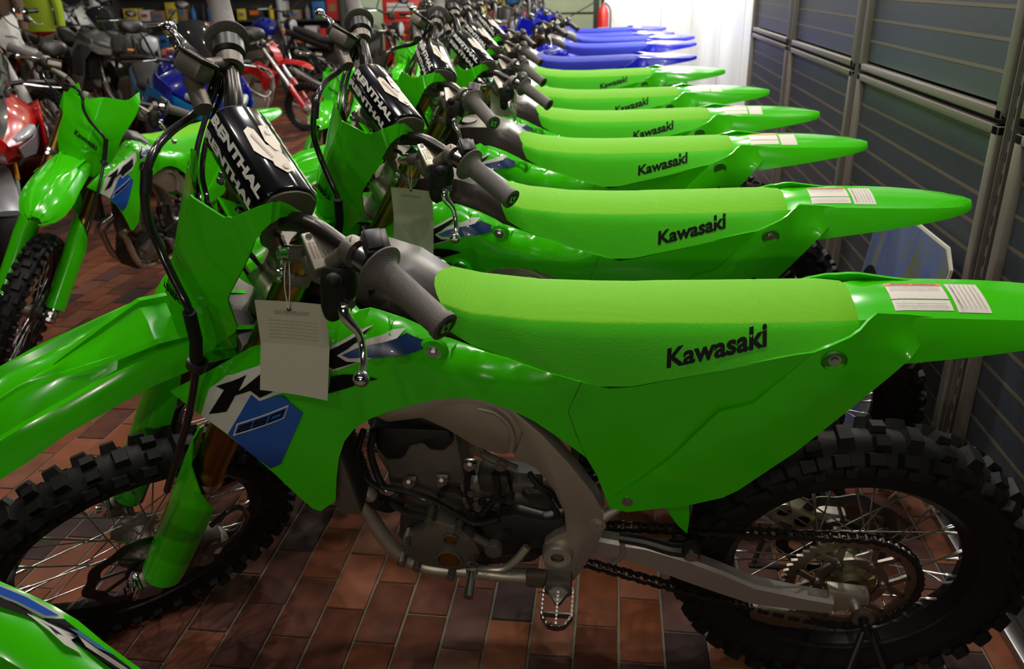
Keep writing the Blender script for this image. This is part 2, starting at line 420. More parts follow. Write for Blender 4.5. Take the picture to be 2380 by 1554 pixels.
# ---- wheels: built round the axle, x back, y right, z up
def wheel(root, kind, M, steered):
    rear = kind == 'rear'
    R, w, rr, ns = (.338, .056, .239, 36) if rear else (.345, .043, .266, 32)
    hub = MB()
    pr = [(.012, -.062), (.03, -.058), (.052 if rear else .036, -.04), (.056 if rear else .040, -.036), (.054, -.03), (.03, -.02), (.026, 0), (.03, .02), (.046, .03), (.05, .036), (.046, .042), (.03, .055), (.012, .06)]
    hub.lathe(pr, n=28)
    part = hub.build(kind + '_wheel', HUB if rear else CAST, root, M)
    if steered: part['steered'] = 1
    tr = MB()
    b = .2413 if rear else .2667
    th = R - b - .012
    prof = []
    for k in range(15):
        a = -2.25 + 4.5 * k / 14
        prof.append((b + .006 + th * .48 + th * .52 * math.cos(a) , w * .92 * math.sin(a) * (1 if abs(a) < 1.6 else 1.0)))
    prof = [(b - .004, -w * .6)] + prof + [(b - .004, w * .6)]
    tr.lathe(prof, n=72, closed=True)
    n = 36 if rear else 40
    rk = random.Random(3)
    def knob(a, y, rad, tilt, sx, sy, h):
        ca, sa = math.cos(a), math.sin(a)
        rv = Vector((ca * math.cos(tilt), math.sin(tilt), sa * math.cos(tilt))); tv = Vector((-sa, 0, ca)); yv = rv.cross(tv)
        c = Vector((ca * rad, y, sa * rad)); vs = []
        for hh, k in ((-.006, 1.15), (h, .9)):
            for sa_, sb_ in ((-1, -1), (1, -1), (1, 1), (-1, 1)): vs.append(c + rv * hh + tv * sa_ * sx / 2 * k + yv * sb_ * sy / 2 * k)
        tr.add(vs, [(4, 5, 6, 7), (0, 1, 5, 4), (1, 2, 6, 5), (2, 3, 7, 6), (3, 0, 4, 7)])
    for i in range(n):
        a = 2 * math.pi * i / n; da = math.pi / n
        rt = b + .006 + th
        if i % 2: knob(a, -w * .36, rt - .003, -.2, .026, w * .44, .014); knob(a, w * .36, rt - .003, .2, .026, w * .44, .014)
        else: knob(a, 0, rt - .001, 0, .026, w * .72, .014)
        for s_ in (-1, 1):
            knob(a + da * .5, s_ * w * .82, rt - .015, s_ * .75, .027, w * .40, .015)
            knob(a, s_ * w * .94, rt - .036, s_ * 1.25, .020, w * .30, .007)
    tire = tr.build('tire', RUB, part)
    rm = MB(); 
    rp = [(b + .014, -w * .52), (b + .013, -w * .44), (b - .004, -w * .42), (b - .014, -w * .2), (b - .022, -w * .12), (b - .022, w * .12), (b - .014, w * .2), (b - .004, w * .42), (b + .013, w * .44), (b + .014, w * .52), (b - .002, w * .50), (b - .008, w * .42), (b - .019, w * .24), (b - .027, w * .15), (b - .027, -w * .15), (b - .019, -w * .24), (b - .008, -w * .42), (b - .002, -w * .50)]
    rm.lathe(rp, n=72, closed=True); rm.build('rim', RIMM, part)
    # spokes, one object each
    for i in range(ns):
        side = -1 if i % 2 else 1; k = i // 2; a = 2 * math.pi * (i + .5) / ns
        lead = (1 if k % 2 else -1) * math.radians(62)
        ha = a + lead; hr = .05 if rear else .038
        p0 = Vector((hr * math.cos(ha), side * (.034 if rear else .032), hr * math.sin(ha)))
        p1 = Vector(((b - .026) * math.cos(a), side * .006, (b - .026) * math.sin(a)))
        sp = MB(); sp.tube([p0, p0.lerp(p1, .88), p0.lerp(p1, .885), p1], [.0017, .0017, .0034, .0034], 6)
        sp.build('spoke', SPOKE, part, ang=60)
    # brake disc: wavy ring on the right (rear) or left (front)
    dk = MB(); y0 = .062 if rear else -.066; ro = .12 if rear else .13; N = 96; va = []; 
    def ring(r0, r1, y0, y1, mb, wav=0, nw=12, a_from=0, a_to=2 * math.pi, wav0=0):
        V = []; n = N
        for i in range(n):
            a = 2 * math.pi * i / n
            o = r1 + wav * math.cos(nw * a); q = r0 + wav0 * math.cos(nw * a)
            for r_, y_ in ((q, y0), (o, y0), (o, y1), (q, y1)): V.append((r_ * math.cos(a), y_, r_ * math.sin(a)))
        F = []
        for i in range(n):
            j = (i + 1) % n
            for k in range(4): F.append((i * 4 + k, j * 4 + k, j * 4 + (k + 1) % 4, i * 4 + (k + 1) % 4))
        mb.add(V, F)
    ring(ro - .026, ro, y0, y0 + .003, dk, .005, 9, wav0=.005)
    for i in range(9):
        a = 2 * math.pi * (i + .5) / 9
        dk.tube([(.045 * math.cos(a - .25), y0 + .0015, .045 * math.sin(a - .25)), ((ro - .02) * math.cos(a), y0 + .0015, (ro - .02) * math.sin(a))], .004, 6)
    ring(.036, .05, y0 - .002, y0 + .005, dk)
    dk.build('brake_disc', DISC, part)
    if rear:
        sp = MB(); sy = -.053; T = 50; V = []; F = []
        # toothed disc with cut-outs
        def spk(r0, r1, teeth, mb, y0, y1):
            n = T * 4; V = []; F = []
            for i in range(n):
                a = 2 * math.pi * i / n
                o = r1 + ((-.006, .0, .005, .0)[i % 4] if teeth else 0)
                for r_, y_ in ((r0, y0), (o, y0), (o, y1), (r0, y1)): V.append((r_ * math.cos(a), y_, r_ * math.sin(a)))
            for i in range(n):
                j = (i + 1) % n
                for k in range(4): F.append((i * 4 + k, j * 4 + k, j * 4 + (k + 1) % 4, i * 4 + (k + 1) % 4))
            mb.add(V, F)
        spk(.103, .126, True, sp, sy - .003, sy + .003)
        spk(.052, .070, False, sp, sy - .003, sy + .003)
        for i in range(6):
            for q in (-.26, .26):
                a = 2 * math.pi * i / 6; p0 = Vector((.064 * math.cos(a), sy, .064 * math.sin(a))); p1 = Vector((.11 * math.cos(a + q), sy, .11 * math.sin(a + q)))
                t = (p1 - p0).normalized(); nn = Vector((-t.z, 0, t.x)) * .006
                sp.prism([p0 - nn + Vector((0, -.003, 0)), p1 - nn + Vector((0, -.003, 0)), p1 + nn + Vector((0, -.003, 0)), p0 + nn + Vector((0, -.003, 0))], (0, .006, 0))
        so = sp.build('sprocket', SPRK, part)
        for i in range(6):
            a = 2 * math.pi * i / 6; bo = MB(); bo.bolt((.061 * math.cos(a), sy - .003, .061 * math.sin(a)), (0, -1, 0), .006, .008); bo.build('sprocket_bolt', STEEL, part)
        dm = MB(); dm.lathe([(.012, -.075), (.03, -.072), (.034, -.06), (.048, -.056), (.050, -.05)], n=28)
        for i in range(12):
            a = 2 * math.pi * i / 12; c = Vector((.042 * math.cos(a), -.057, .042 * math.sin(a)))
            dm.box(c, (.012, .006, .004), Matrix.Rotation(-a, 3, 'Y'))
        dm.build('hub_drive_side', HUB, part)
    ax = MB(); ax.cyl((0, -.125 if rear else -.1, 0), (0, .125 if rear else .1, 0), .0125, 16); ax.build('axle', STEEL, part)
    return part

def build_kx():
    root = empty('motocross_bike')
    P = lambda mb, n, m, **k: mb.build(n, m, root, **k)
    # ---------------- seat: sections along x
    st = [(-.83, .030, .992, .975, .04), (-.80, .045, .985, .955, .05), (-.75, .060, .962, .93, .075), (-.70, .065, .948, .905, .09), (-.60, .065, .938, .872, .105), (-.50, .065, .937, .846, .112), (-.44, .065, .938, .850, .113), (-.40, .066, .940, .861, .112), (-.30, .067, .943, .886, .110), (-.20, .066, .948, .911, .103), (-.14, .064, .951, .929, .095), (-.105, .058, .951, .936, .082), (-.09, .045, .948, .938, .06)]
    N = 9; secs = []; nm = 25
    for x, w, z1, z2, w2 in st:
        cr = .007 if x > -.8 else .004
        top = [(x, w * math.sin(t), z1 + cr * (1 - (math.sin(t)) ** 2)) for t in [(-1 + 2 * i / 8) * math.pi / 2 for i in range(9)]]
        sl = [(x, -(w + (w2 - w) * f ** .8), z1 + (z2 - z1) * f) for f in (.25, .5, .75, 1)]
        secs.append([(a[0], -a[1], a[2]) for a in sl[::-1]][::-1][::-1] and (sl[::-1] + top + [(a[0], -a[1], a[2]) for a in sl] + [(x, w2 * .9, z2 - .006), (x, -w2 * .9, z2 - .006)]))
    mb = MB(); n = len(secs[0]); v = [q for s_ in secs for q in s_]; mb.v = v
    for i in range(len(secs) - 1):
        for k in range(n):
            mb.f.append((i * n + k, i * n + (k + 1) % n, (i + 1) * n + (k + 1) % n, (i + 1) * n + k)); mb.mi.append(0 if 4 <= k < 12 else 1)
    mb.f.append(tuple(range(n))); mb.mi.append(1); mb.f.append(tuple((len(secs) - 1) * n + k for k in range(n))); mb.mi.append(1)
    seat = P(mb, 'seat', [GSEAT, GSIDE], ang=50)
    def seat_y(x, z):
        i = max(j for j in range(len(st) - 1) if st[j][0] <= x); a, b = st[i], st[i + 1]; t = (x - a[0]) / (b[0] - a[0])
        w, z1, z2, w2 = [a[k] + (b[k] - a[k]) * t for k in (1, 2, 3, 4)]; f = max(0, min(1, (z1 - z) / (z1 - z2)))
        return -(w + (w2 - w) * f ** .8)
    # lettering on both flanks of the seat
    LP = [(-0.388,-0.107,0.906),(-0.238,-0.102,0.946),(-0.384,-0.11,0.881)]
    def kaw(a, b, s):
        x = LP[0][0] + (LP[1][0] - LP[0][0]) * a; z = LP[2][2] + (LP[1][2] - LP[0][2]) * a + (LP[0][2] - LP[2][2]) * 1.12 * b
        if s > 0:
            x = LP[0][0] + (LP[1][0] - LP[0][0]) * (1 - a); z = LP[2][2] + (LP[1][2] - LP[0][2]) * (1 - a) + (LP[0][2] - LP[2][2]) * 1.12 * b
        return (x, -s * (seat_y(x, z) - .0012) if s > 0 else seat_y(x, z) - .0012, z)
    for s in (-1, 1):
        text_on('Kawasaki', lambda a, b: kaw(a, b, s), .034).build('seat_lettering', BLKD, seat, weld=False)
    # ---------------- tank
    ts = [(-1.03, .05, .98, .90), (-.99, .072, 1.005, .86), (-.93, .084, 1.02, .82), (-.86, .088, 1.02, .80), (-.80, .088, 1.0, .80), (-.74, .088, .955, .82), (-.66, .092, .905, .83), (-.58, .095, .87, .83)]
    secs = [[(x, w * sx, zt if abs(sx) < .75 else zt - .035 if abs(sx) < .98 else (zt - .08)) for sx in (-1, -.93, -.65, 0, .65, .93, 1)] + [(x, w * .9, zb), (x, -w * .9, zb)] for x, w, zt, zb in ts]
    tank = P(MB().loft(secs), 'fuel_tank', TANK, ang=50)
    mb = MB(); mb.lathe([(0.0001, .028), (.024, .028), (.03, .02), (.031, 0)], (-.93, 0, .995), 'z', 20); mb.build('tank_cap', BLACKP, tank)
    # ---------------- radiator shrouds
    SH = [(-1.196,-0.162,0.842),(-1.159,-0.158,0.861),(-1.109,-0.155,0.889),(-1.064,-0.145,0.912),(-1.021,-0.132,0.932),(-0.978,-0.12,0.956),(-0.938,-0.11,0.979),(-0.911,-0.103,0.986),(-0.881,-0.1,0.984),(-0.841,-0.098,0.971),(-0.802,-0.096,0.955),(-0.763,-0.095,0.934),(-0.732,-0.095,0.918),(-0.695,-0.097,0.904),(-0.639,-0.102,0.887),(-0.584,-0.107,0.87),(-0.522,-0.113,0.855),(-0.542,-0.118,0.797),(-0.53,-0.118,0.751),(-0.512,-0.116,0.695),(-0.556,-0.124,0.743),(-0.598,-0.128,0.782),(-0.639,-0.133,0.811),(-0.68,-0.138,0.83),(-0.707,-0.14,0.835),(-0.748,-0.146,0.836),(-0.79,-0.152,0.827),(-0.833,-0.158,0.814),(-0.863,-0.162,0.801),(-0.89,-0.166,0.783),(-0.911,-0.17,0.756),(-0.925,-0.175,0.721),(-0.935,-0.178,0.678),(-0.947,-0.176,0.62),(-0.981,-0.172,0.587),(-0.995,-0.174,0.596),(-1.013,-0.18,0.633),(-1.04,-0.184,0.685),(-1.074,-0.186,0.737),(-1.111,-0.182,0.776),(-1.151,-0.174,0.808)]
    SI = [(-1.168,-0.168,0.841),(-1.122,-0.172,0.868),(-1.07,-0.174,0.899),(-1.022,-0.164,0.923),(-0.976,-0.152,0.947),(-0.93,-0.14,0.973),(-0.893,-0.13,0.985),(-0.855,-0.124,0.977),(-0.817,-0.12,0.96),(-0.778,-0.117,0.94),(-0.746,-0.115,0.922),(-0.693,-0.114,0.896),(-0.625,-0.115,0.874),(-0.563,-0.118,0.85),(-1.065,-0.182,0.846),(-1.002,-0.18,0.874),(-0.941,-0.174,0.907),(-1.017,-0.188,0.79),(-0.985,-0.186,0.733),(-0.967,-0.182,0.67),(-0.928,-0.176,0.821),(-0.86,-0.158,0.881),(-0.792,-0.148,0.885),(-0.724,-0.14,0.882),(-0.658,-0.133,0.862),(-0.59,-0.127,0.825)]
    dens = lambda L, c=True: [tuple(Vector(L[i]).lerp(Vector(L[(i + 1) % len(L)]), k / 3)) for i in range(len(L) if c else len(L) - 1) for k in range(3)]
    shs = Surf(dens(SH) + dens(SI[:14], False) + SI[14:])
    # crease edges kept by passing them as extra points
    for s in (1, -1):
        mb = sheet([(a[0], a[2]) for a in SH], shs, .013, [(a[0], a[2]) for a in SI[:14]], thick=.004, flip=s)
        sh = P(mb, 'radiator_shroud', GREEN, ang=28)
        def dec(nm, poly, m, off=-.0012, grid=.012):
            off = off * 1.6 - .0006
            sheet([(a[0], a[2]) for a in poly], shs, grid, off=off, flip=s).build(nm, m, sh, ang=50)
        dec('decal', [(-1.115,-0.177,0.865),(-1.079,-0.174,0.892),(-1.02,-0.175,0.915),(-0.965,-0.17,0.936),(-0.926,-0.165,0.951),(-0.929,-0.174,0.915),(-0.966,-0.182,0.874),(-1.002,-0.183,0.863),(-1.03,-0.187,0.852),(-1.04,-0.188,0.866),(-1.103,-0.184,0.775),(-1.145,-0.176,0.807)], WHITE)
        dec('decal', [(-1.04,-0.188,0.866),(-1.03,-0.187,0.852),(-1.002,-0.184,0.861),(-0.991,-0.183,0.862),(-0.964,-0.183,0.827),(-1.023,-0.186,0.715),(-1.044,-0.186,0.702),(-1.103,-0.184,0.775)], BLUEG, -.0013)
        dec('decal', [(-1.101,-0.178,0.873),(-1.042,-0.181,0.901),(-1.06,-0.188,0.872),(-1.019,-0.182,0.904),(-0.951,-0.175,0.928),(-0.956,-0.18,0.894),(-1.002,-0.182,0.871),(-1.027,-0.187,0.86),(-1.039,-0.188,0.875),(-1.068,-0.186,0.862),(-1.092,-0.185,0.826),(-1.127,-0.18,0.815),(-1.086,-0.183,0.87)], BLKD, -.0022)
        dec('decal', [(-1.094,-0.185,0.773),(-1.08,-0.186,0.802),(-0.983,-0.184,0.846),(-0.995,-0.186,0.819)], WHITE, -.0022)
        dec('decal', [(-1.089,-0.185,0.779),(-1.078,-0.186,0.8),(-0.986,-0.185,0.842),(-0.996,-0.186,0.821)], BLUEG, -.0028)
        N2 = [(-1.087,-0.185,0.78),(-0.997,-0.187,0.821),(-1.076,-0.186,0.8)]
        def num(a, b):
            if s < 0: a = 1 - a
            x = N2[0][0] + (N2[1][0] - N2[0][0]) * a + (N2[2][0] - N2[0][0]) * b; z = N2[0][2] + (N2[1][2] - N2[0][2]) * a + (N2[2][2] - N2[0][2]) * b
            if s < 0: x = N2[0][0] + (N2[1][0] - N2[0][0]) * a + (N2[2][0] - N2[0][0]) * b
            return (x, s * (float(shs((x, z))[0]) - .0062), z)
        mb = MB(); T_ = .26
        SEG = dict(a=(0, 1 - T_, 1, 1), d=(0, 0, 1, T_), g=(0, .5 - T_ / 2, 1, .5 + T_ / 2), b=(1 - T_ * .62, .5, 1, 1), c=(1 - T_ * .62, 0, 1, .5), e=(0, 0, T_ * .62, .5), f=(0, .5, T_ * .62, 1))
        for k_, sg in enumerate(('abged', 'afgcd', 'abcdef')):
            for c_ in sg:
                x0_, y0_, x1_, y1_ = SEG[c_]; P_ = [((k_ + .06 + .84 * p_) / 3, .08 + .84 * q_) for p_, q_ in ((x0_, y0_), (x1_, y0_), (x1_, y1_), (x0_, y1_))]
                mb.add([num(*p_) for p_ in P_], [(0, 1, 2, 3)])
        mb.build('number_lettering', BLKD, sh, weld=False)
        dec('decal', [(-0.843,-0.117,0.963),(-0.867,-0.125,0.959),(-0.908,-0.161,0.948),(-0.911,-0.17,0.912),(-0.903,-0.169,0.906),(-0.86,-0.153,0.918),(-0.842,-0.15,0.922),(-0.842,-0.147,0.928),(-0.796,-0.111,0.95),(-0.815,-0.12,0.954),(-0.893,-0.156,0.941)], WHITE)
        dec('decal', [(-0.847,-0.119,0.961),(-0.866,-0.128,0.955),(-0.905,-0.162,0.944),(-0.91,-0.17,0.917),(-0.903,-0.168,0.911),(-0.866,-0.155,0.918),(-0.882,-0.159,0.921),(-0.895,-0.16,0.934),(-0.88,-0.149,0.94),(-0.863,-0.134,0.949)], BLKD, -.002)
        dec('decal', [(-0.794,-0.119,0.947),(-0.753,-0.109,0.925),(-0.843,-0.149,0.923),(-0.878,-0.155,0.926),(-0.888,-0.157,0.933),(-0.867,-0.144,0.939)], NAVYG, -.002)
        dec('vent_shade', [(-0.909,-0.171,0.896),(-0.89,-0.166,0.898),(-0.868,-0.16,0.893),(-0.839,-0.157,0.882),(-0.863,-0.161,0.876),(-0.893,-0.169,0.869),(-0.918,-0.175,0.864)], BLKD, -.0012)  # dark inside of the vent opening painted on as a flat black patch
        b0 = [(-0.753,-0.126,0.917)][0]; yy = float(shs((b0[0], b0[2]))[0])
        mb = MB(); mb.lathe([(.013, yy - .006), (.021, yy - .003), (.024, yy + .002)], (b0[0], 0, b0[2]), 'y', 24)
        if s < 0: mb.v = mir(mb.v)
        mb.build('screw_boss', GREEN, sh)
        mb = MB(); mb.lathe([(.0005, yy - .006), (.012, yy - .006), (.0125, yy - .004)], (b0[0], 0, b0[2]), 'y', 20); mb.bolt((b0[0], yy - .005, b0[2]), (0, -1, 0), .006, .007)
        if s < 0: mb.v = mir(mb.v)
        mb.build('screw', STEEL, sh)
    # ---------------- side covers
    SCV = [(-0.52,-0.113,0.855),(-0.475,-0.111,0.84),(-0.433,-0.109,0.847),(-0.38,-0.108,0.863),(-0.321,-0.107,0.88),(-0.258,-0.106,0.899),(-0.196,-0.105,0.916),(-0.17,-0.104,0.921),(-0.25,-0.108,0.817),(-0.3,-0.108,0.798),(-0.336,-0.11,0.747),(-0.356,-0.112,0.718),(-0.373,-0.112,0.692),(-0.423,-0.113,0.639),(-0.474,-0.114,0.591),(-0.492,-0.114,0.651),(-0.511,-0.116,0.694),(-0.529,-0.117,0.751),(-0.541,-0.117,0.797)]
    CW = [(-0.17,-0.104,0.921),(-0.145,-0.101,0.933),(-0.12,-0.095,0.944),(-0.104,-0.085,0.951),(-0.092,-0.073,0.96),(-0.077,-0.061,0.967),(-0.031,-0.056,0.963),(0.018,-0.055,0.958),(-0.003,-0.073,0.929),(-0.026,-0.098,0.912),(-0.049,-0.101,0.88),(-0.108,-0.107,0.803),(-0.169,-0.112,0.725),(-0.252,-0.115,0.633),(-0.276,-0.116,0.615),(-0.333,-0.116,0.592),(-0.437,-0.116,0.567),(-0.468,-0.116,0.575),(-0.474,-0.117,0.594),(-0.424,-0.119,0.645),(-0.374,-0.12,0.7),(-0.357,-0.121,0.726),(-0.337,-0.121,0.757),(-0.302,-0.119,0.807),(-0.252,-0.116,0.824)]
    CI = [(-0.088,-0.089,0.929),(-0.059,-0.07,0.948),(-0.126,-0.112,0.904),(-0.158,-0.119,0.862),(-0.216,-0.124,0.811),(-0.278,-0.126,0.768),(-0.329,-0.126,0.718),(-0.381,-0.124,0.663),(-0.043,-0.075,0.936)]
    sv = Surf(dens(SCV)); cw = Surf(dens(CW) + CI)
    for s in (1, -1):
        P(sheet([(a[0], a[2]) for a in SCV], sv, .025, thick=.004, flip=s), 'side_cover', GREEN, ang=28)
        c = P(sheet([(a[0], a[2]) for a in CW], cw, .02, [(a[0], a[2]) for a in CI], thick=.006, flip=s), 'rear_cowl', GREEN, ang=28)
        for (px, r, rec) in (([(-0.14,-0.106,0.91)][0], .017, 1), ([(-0.438,-0.117,0.593)][0], .011, 0)):
            yy = float(cw((px[0], px[2]))[0])
            if rec:
                mb = MB(); mb.lathe([(.0005, yy - .0015), (.0158, yy - .0015), (.017, yy - .003), (.0195, yy - .0005)], (px[0], 0, px[2]), 'y', 22)
                if s < 0: mb.v = mir(mb.v)
                mb.build('screw_recess', mat('green_dark_recess', (.02, .16, .004), .4), c)  # shade of the recess put into a darker green on a flush disc
            mb = MB(); mb.bolt((px[0], yy - .001, px[2] + .003), (0, -1, 0), .0065, .006)
            if s < 0: mb.v = mir(mb.v)
            mb.build('screw', STEEL, c)
    # ---------------- rear fender
    fs = [(-.115, .054, .947, .086, .90), (-.09, .057, .952, .088, .90), (-.03, .058, .958, .090, .895), (.03, .058, .959, .090, .905), (.09, .058, .959, .088, .915), (.15, .056, .958, .082, .924), (.21, .050, .956, .070, .931), (.26, .040, .954, .054, .936), (.295, .027, .952, .036, .940), (.31, .012, .949, .02, .943)]
    def fsec(x, w, z1, w2, z2, t=0):
        return [(x, -w2, z2), (x, -(w2 * .6 + w * .4), z2 + (z1 - z2) * .55), (x, -w, z1), (x, -w * .5, z1 + .005), (x, 0, z1 + .007), (x, w * .5, z1 + .005), (x, w, z1), (x, w2 * .6 + w * .4, z2 + (z1 - z2) * .55), (x, w2, z2),
                (x, w2 * .9, z2 - .001), (x, w * .8, z1 - .010), (x, 0, z1 - .006), (x, -w * .8, z1 - .010), (x, -w2 * .9, z2 - .001)]
    rf = P(MB().loft([fsec(*a) for a in fs]), 'rear_fender', GREEN, ang=24)
    def fz(x, y):
        i = max(j for j in range(len(fs) - 1) if fs[j][0] <= x); t = (x - fs[i][0]) / (fs[i + 1][0] - fs[i][0]); w = fs[i][1] + (fs[i + 1][1] - fs[i][1]) * t; z1 = fs[i][2] + (fs[i + 1][2] - fs[i][2]) * t
        a = min(1, abs(y) / w); return z1 + (.007 - .004 * a if a < .5 else .010 * (1 - a)) if a < 1 else z1
    def lab(x0, x1, y0, y1, m, lift=.0009):
        mb = MB(); n = 6; V = []; F = []
        for i in range(n + 1):
            for j in range(n + 1):
                x = x0 + (x1 - x0) * i / n; y = y0 + (y1 - y0) * j / n; V.append((x, y, fz(x, y) + lift))
        for i in range(n):
            for j in range(n): F.append((i * (n + 1) + j, (i + 1) * (n + 1) + j, (i + 1) * (n + 1) + j + 1, i * (n + 1) + j + 1))
        mb.add(V, F); return mb
    lb = lab(-.045, .040, -.014, .034, LAB).build('warning_label', LAB, rf)
    lab(-.044, .039, .025, .033, ORANGE, .0014).build('label_stripe', ORANGE, lb)
    text_on('IMPORTANT  INFORMATION', lambda a, b: (-.036 + .068 * a, .0265 + .0055 * b, fz(-.036 + .068 * a, .03) + .0019), .03).build('lettering', INK, lb, weld=False)
    tx = ['This vehicle is designed and manufactured for use in', 'closed course competition only. It does not conform to', 'federal motor vehicle safety standards and operation', 'on public streets roads or highways is illegal. Read', 'the owners manual before riding this motorcycle.']
    for i, t in enumerate(tx):
        text_on(t, lambda a, b: (-.041 + .074 * a, .0215 - .0036 * i + .0024 * b, fz(-.041 + .074 * a, .01) + .0016)).build('lettering', INK, lb, weld=False)
    lb2 = lab(-.045, .040, -.042, -.017, LAB).build('noise_label', LAB, rf)
    for i, t in enumerate(['Motorcycle Noise Emission Control Information', 'This motorcycle is designed for closed course', 'competition use only it does not conform to', 'motorcycle noise standards']):
        text_on(t, lambda a, b: (-.041 + .074 * a, -.0225 - .0055 * i + .003 * b, fz(-.041 + .074 * a, -.03) + .0016)).build('lettering', INK, lb2, weld=False)
    lb3 = lab(.046, .094, -.045, .034, LAB).build('disclaimer_label', LAB, rf)
    for i, t in enumerate(['DISCLAIMER OF WARRANTY', 'This motorcycle is sold as is with all', 'faults and without any warranty either', 'express or implied by the manufacturer', 'or the dealer the entire risk as to its', 'quality and performance is with the']):
        text_on(t, lambda a, b: (.0535 + .0068 * i - .003 * b, -.042 + .07 * a, fz(.055 + .0068 * i, 0) + .0013), .02 if i == 0 else 0).build('lettering', INK, lb3, weld=False)
    mb = MB(); mb.loft([[(x, y, z) for y, z in ((-w, z0), (w, z0), (w, z0 + h), (-w, z0 + h))] for x, w, z0, h in ((-.30, .05, .74, .012), (-.25, .05, .80, .012), (-.12, .055, .89, .01), (0, .06, .905, .008), (.12, .05, .925, .006))])
    P(mb, 'inner_fender', BLACKP)
    # green mud flap under the side cover
    fl = [(-0.373,-0.085,0.561),(-0.327,-0.085,0.575),(-0.322,-0.085,0.526),(-0.323,-0.085,0.482),(-0.343,-0.085,0.505),(-0.36,-0.085,0.534)]
    mb = MB(); mb.prism(fl, (0, .07, 0), .003); P(mb, 'mud_flap', GREEN)
    # ---------------- frame
    for s in (1, -1):
        sp = [(-0.878,-0.115,0.765),(-0.824,-0.118,0.789),(-0.769,-0.12,0.818),(-0.725,-0.12,0.826),(-0.676,-0.118,0.814),(-0.628,-0.116,0.782),(-0.616,-0.115,0.749),(-0.631,-0.114,0.696),(-0.654,-0.114,0.686),(-0.699,-0.114,0.699),(-0.748,-0.115,0.739),(-0.79,-0.115,0.763),(-0.852,-0.115,0.75)]
        sp = sp if s > 0 else mir(sp)
        P(MB().prism(sp, (0, .032 * s, 0), .008), 'frame_spar', ALU, ang=30)
        cs = [(-0.684,-0.12,0.819),(-0.634,-0.12,0.799),(-0.584,-0.118,0.742),(-0.535,-0.116,0.671),(-0.496,-0.114,0.604),(-0.478,-0.113,0.558),(-0.478,-0.112,0.503),(-0.491,-0.11,0.452),(-0.517,-0.108,0.386),(-0.531,-0.106,0.354),(-0.584,-0.106,0.349),(-0.591,-0.108,0.417),(-0.588,-0.11,0.465),(-0.567,-0.112,0.489),(-0.547,-0.114,0.501),(-0.55,-0.115,0.551),(-0.569,-0.116,0.611),(-0.598,-0.118,0.661),(-0.638,-0.12,0.691),(-0.618,-0.121,0.744),(-0.641,-0.121,0.788)]
        cs = cs if s > 0 else mir(cs)
        fr = P(MB().prism(cs, (0, .036 * s, 0), .009), 'frame_casting', ALU, ang=30)
        pv = [(-0.562,-0.112,0.443)][0]
        mb = MB(); mb.lathe([(.0125, -.125), (.026, -.125), (.029, -.12), (.03, -.1)], (pv[0], 0, pv[2]), 'y', 24)
        if s < 0: mb.v = mir(mb.v)
        mb.build('pivot_boss', ALU, fr)
        mb = MB(); mb.bolt((pv[0], -.112, pv[2]), (0, -1, 0), .011, .009)
        if s < 0: mb.v = mir(mb.v)
        mb.build('pivot_bolt', CAST, fr)
        wd_ = [(-0.69,-0.122,0.8),(-0.663,-0.122,0.792),(-0.642,-0.122,0.768),(-0.635,-0.122,0.739),(-0.639,-0.122,0.705)]
        mb = MB(); mb.tube(wd_ if s > 0 else mir(wd_), .0045, 8, smooth=4); mb.build('weld_bead', ALU, fr)
        cr_ = [(-0.961,-0.075,0.55),(-0.942,-0.078,0.522),(-0.924,-0.08,0.466),(-0.9,-0.08,0.404),(-0.866,-0.08,0.358),(-0.815,-0.08,0.337),(-0.744,-0.08,0.337),(-0.675,-0.08,0.33),(-0.605,-0.085,0.337)]
        P(MB().tube(cr_ if s > 0 else mir(cr_), .0155, 12, smooth=4), 'cradle_tube', ALU)
        ft = [(-.88, -.098, .79), (-.93, -.09, .84), (-1.0, -.06, .93), (-1.06, -.03, 1.0)]
        P(MB().tube(ft if s > 0 else mir(ft), .022, 12, smooth=4), 'upper_spar', ALU)
        br = [(-0.7,-0.105,0.695),(-0.688,-0.105,0.678),(-0.66,-0.105,0.662),(-0.634,-0.105,0.648)]
        mb = MB(); mb.tube(br if s > 0 else mir(br), .008, 8, smooth=3)
        for q in (br[0], br[2]): mb.bolt((q[0], q[1] * s - .006 * s, q[2]), (0, -s, 0), .008, .008)
        P(mb, 'head_stay', CAST)
        sf = [(-.44, -.06, .66), (-.30, -.06, .80), (-.10, -.055, .90)]
        P(MB().tube(sf if s > 0 else mir(sf), .011, 10, smooth=3), 'subframe_rail', ALU)
    P(MB().tube([(XG + 1.02 * math.sin(RAKE), 0, 1.02 * math.cos(RAKE)), (XG + 1.22 * math.sin(RAKE), 0, 1.22 * math.cos(RAKE))], .032, 18), 'steering_head', ALU)
    lk = [(-0.49,-0.1,0.525),(-0.45,-0.095,0.557)]
    mb = MB(); mb.tube(lk, [.013, .008], 12); mb.bolt((lk[0][0], lk[0][1] - .01, lk[0][2]), (0, -1, 0), .011, .008); P(mb, 'subframe_lug', ALU)
    # ---------------- radiators
    for s in (1, -1):
        rd = [(-1.03, s * .075, .62), (-1.0, s * .075, .60)]
        mb = MB(); M = Matrix.Rotation(-.12, 3, 'Y')
        rc0 = [(-0.937,-0.115,0.664)][0]; rcx, rcz = rc0[0] - .012, rc0[2] + .03; mb.bbox((rcx, s * .115, rcz), (.045, .085, .26), .006, M); r0 = P(mb, 'radiator', CAST)
        mb = MB()
        for k in range(26): mb.box(Vector((rcx, s * .115, rcz)) + M @ Vector((0, 0, -.115 + k * .0092)), (.049, .074, .003), M)
        mb.build('cooling_fins', DARKC, r0)
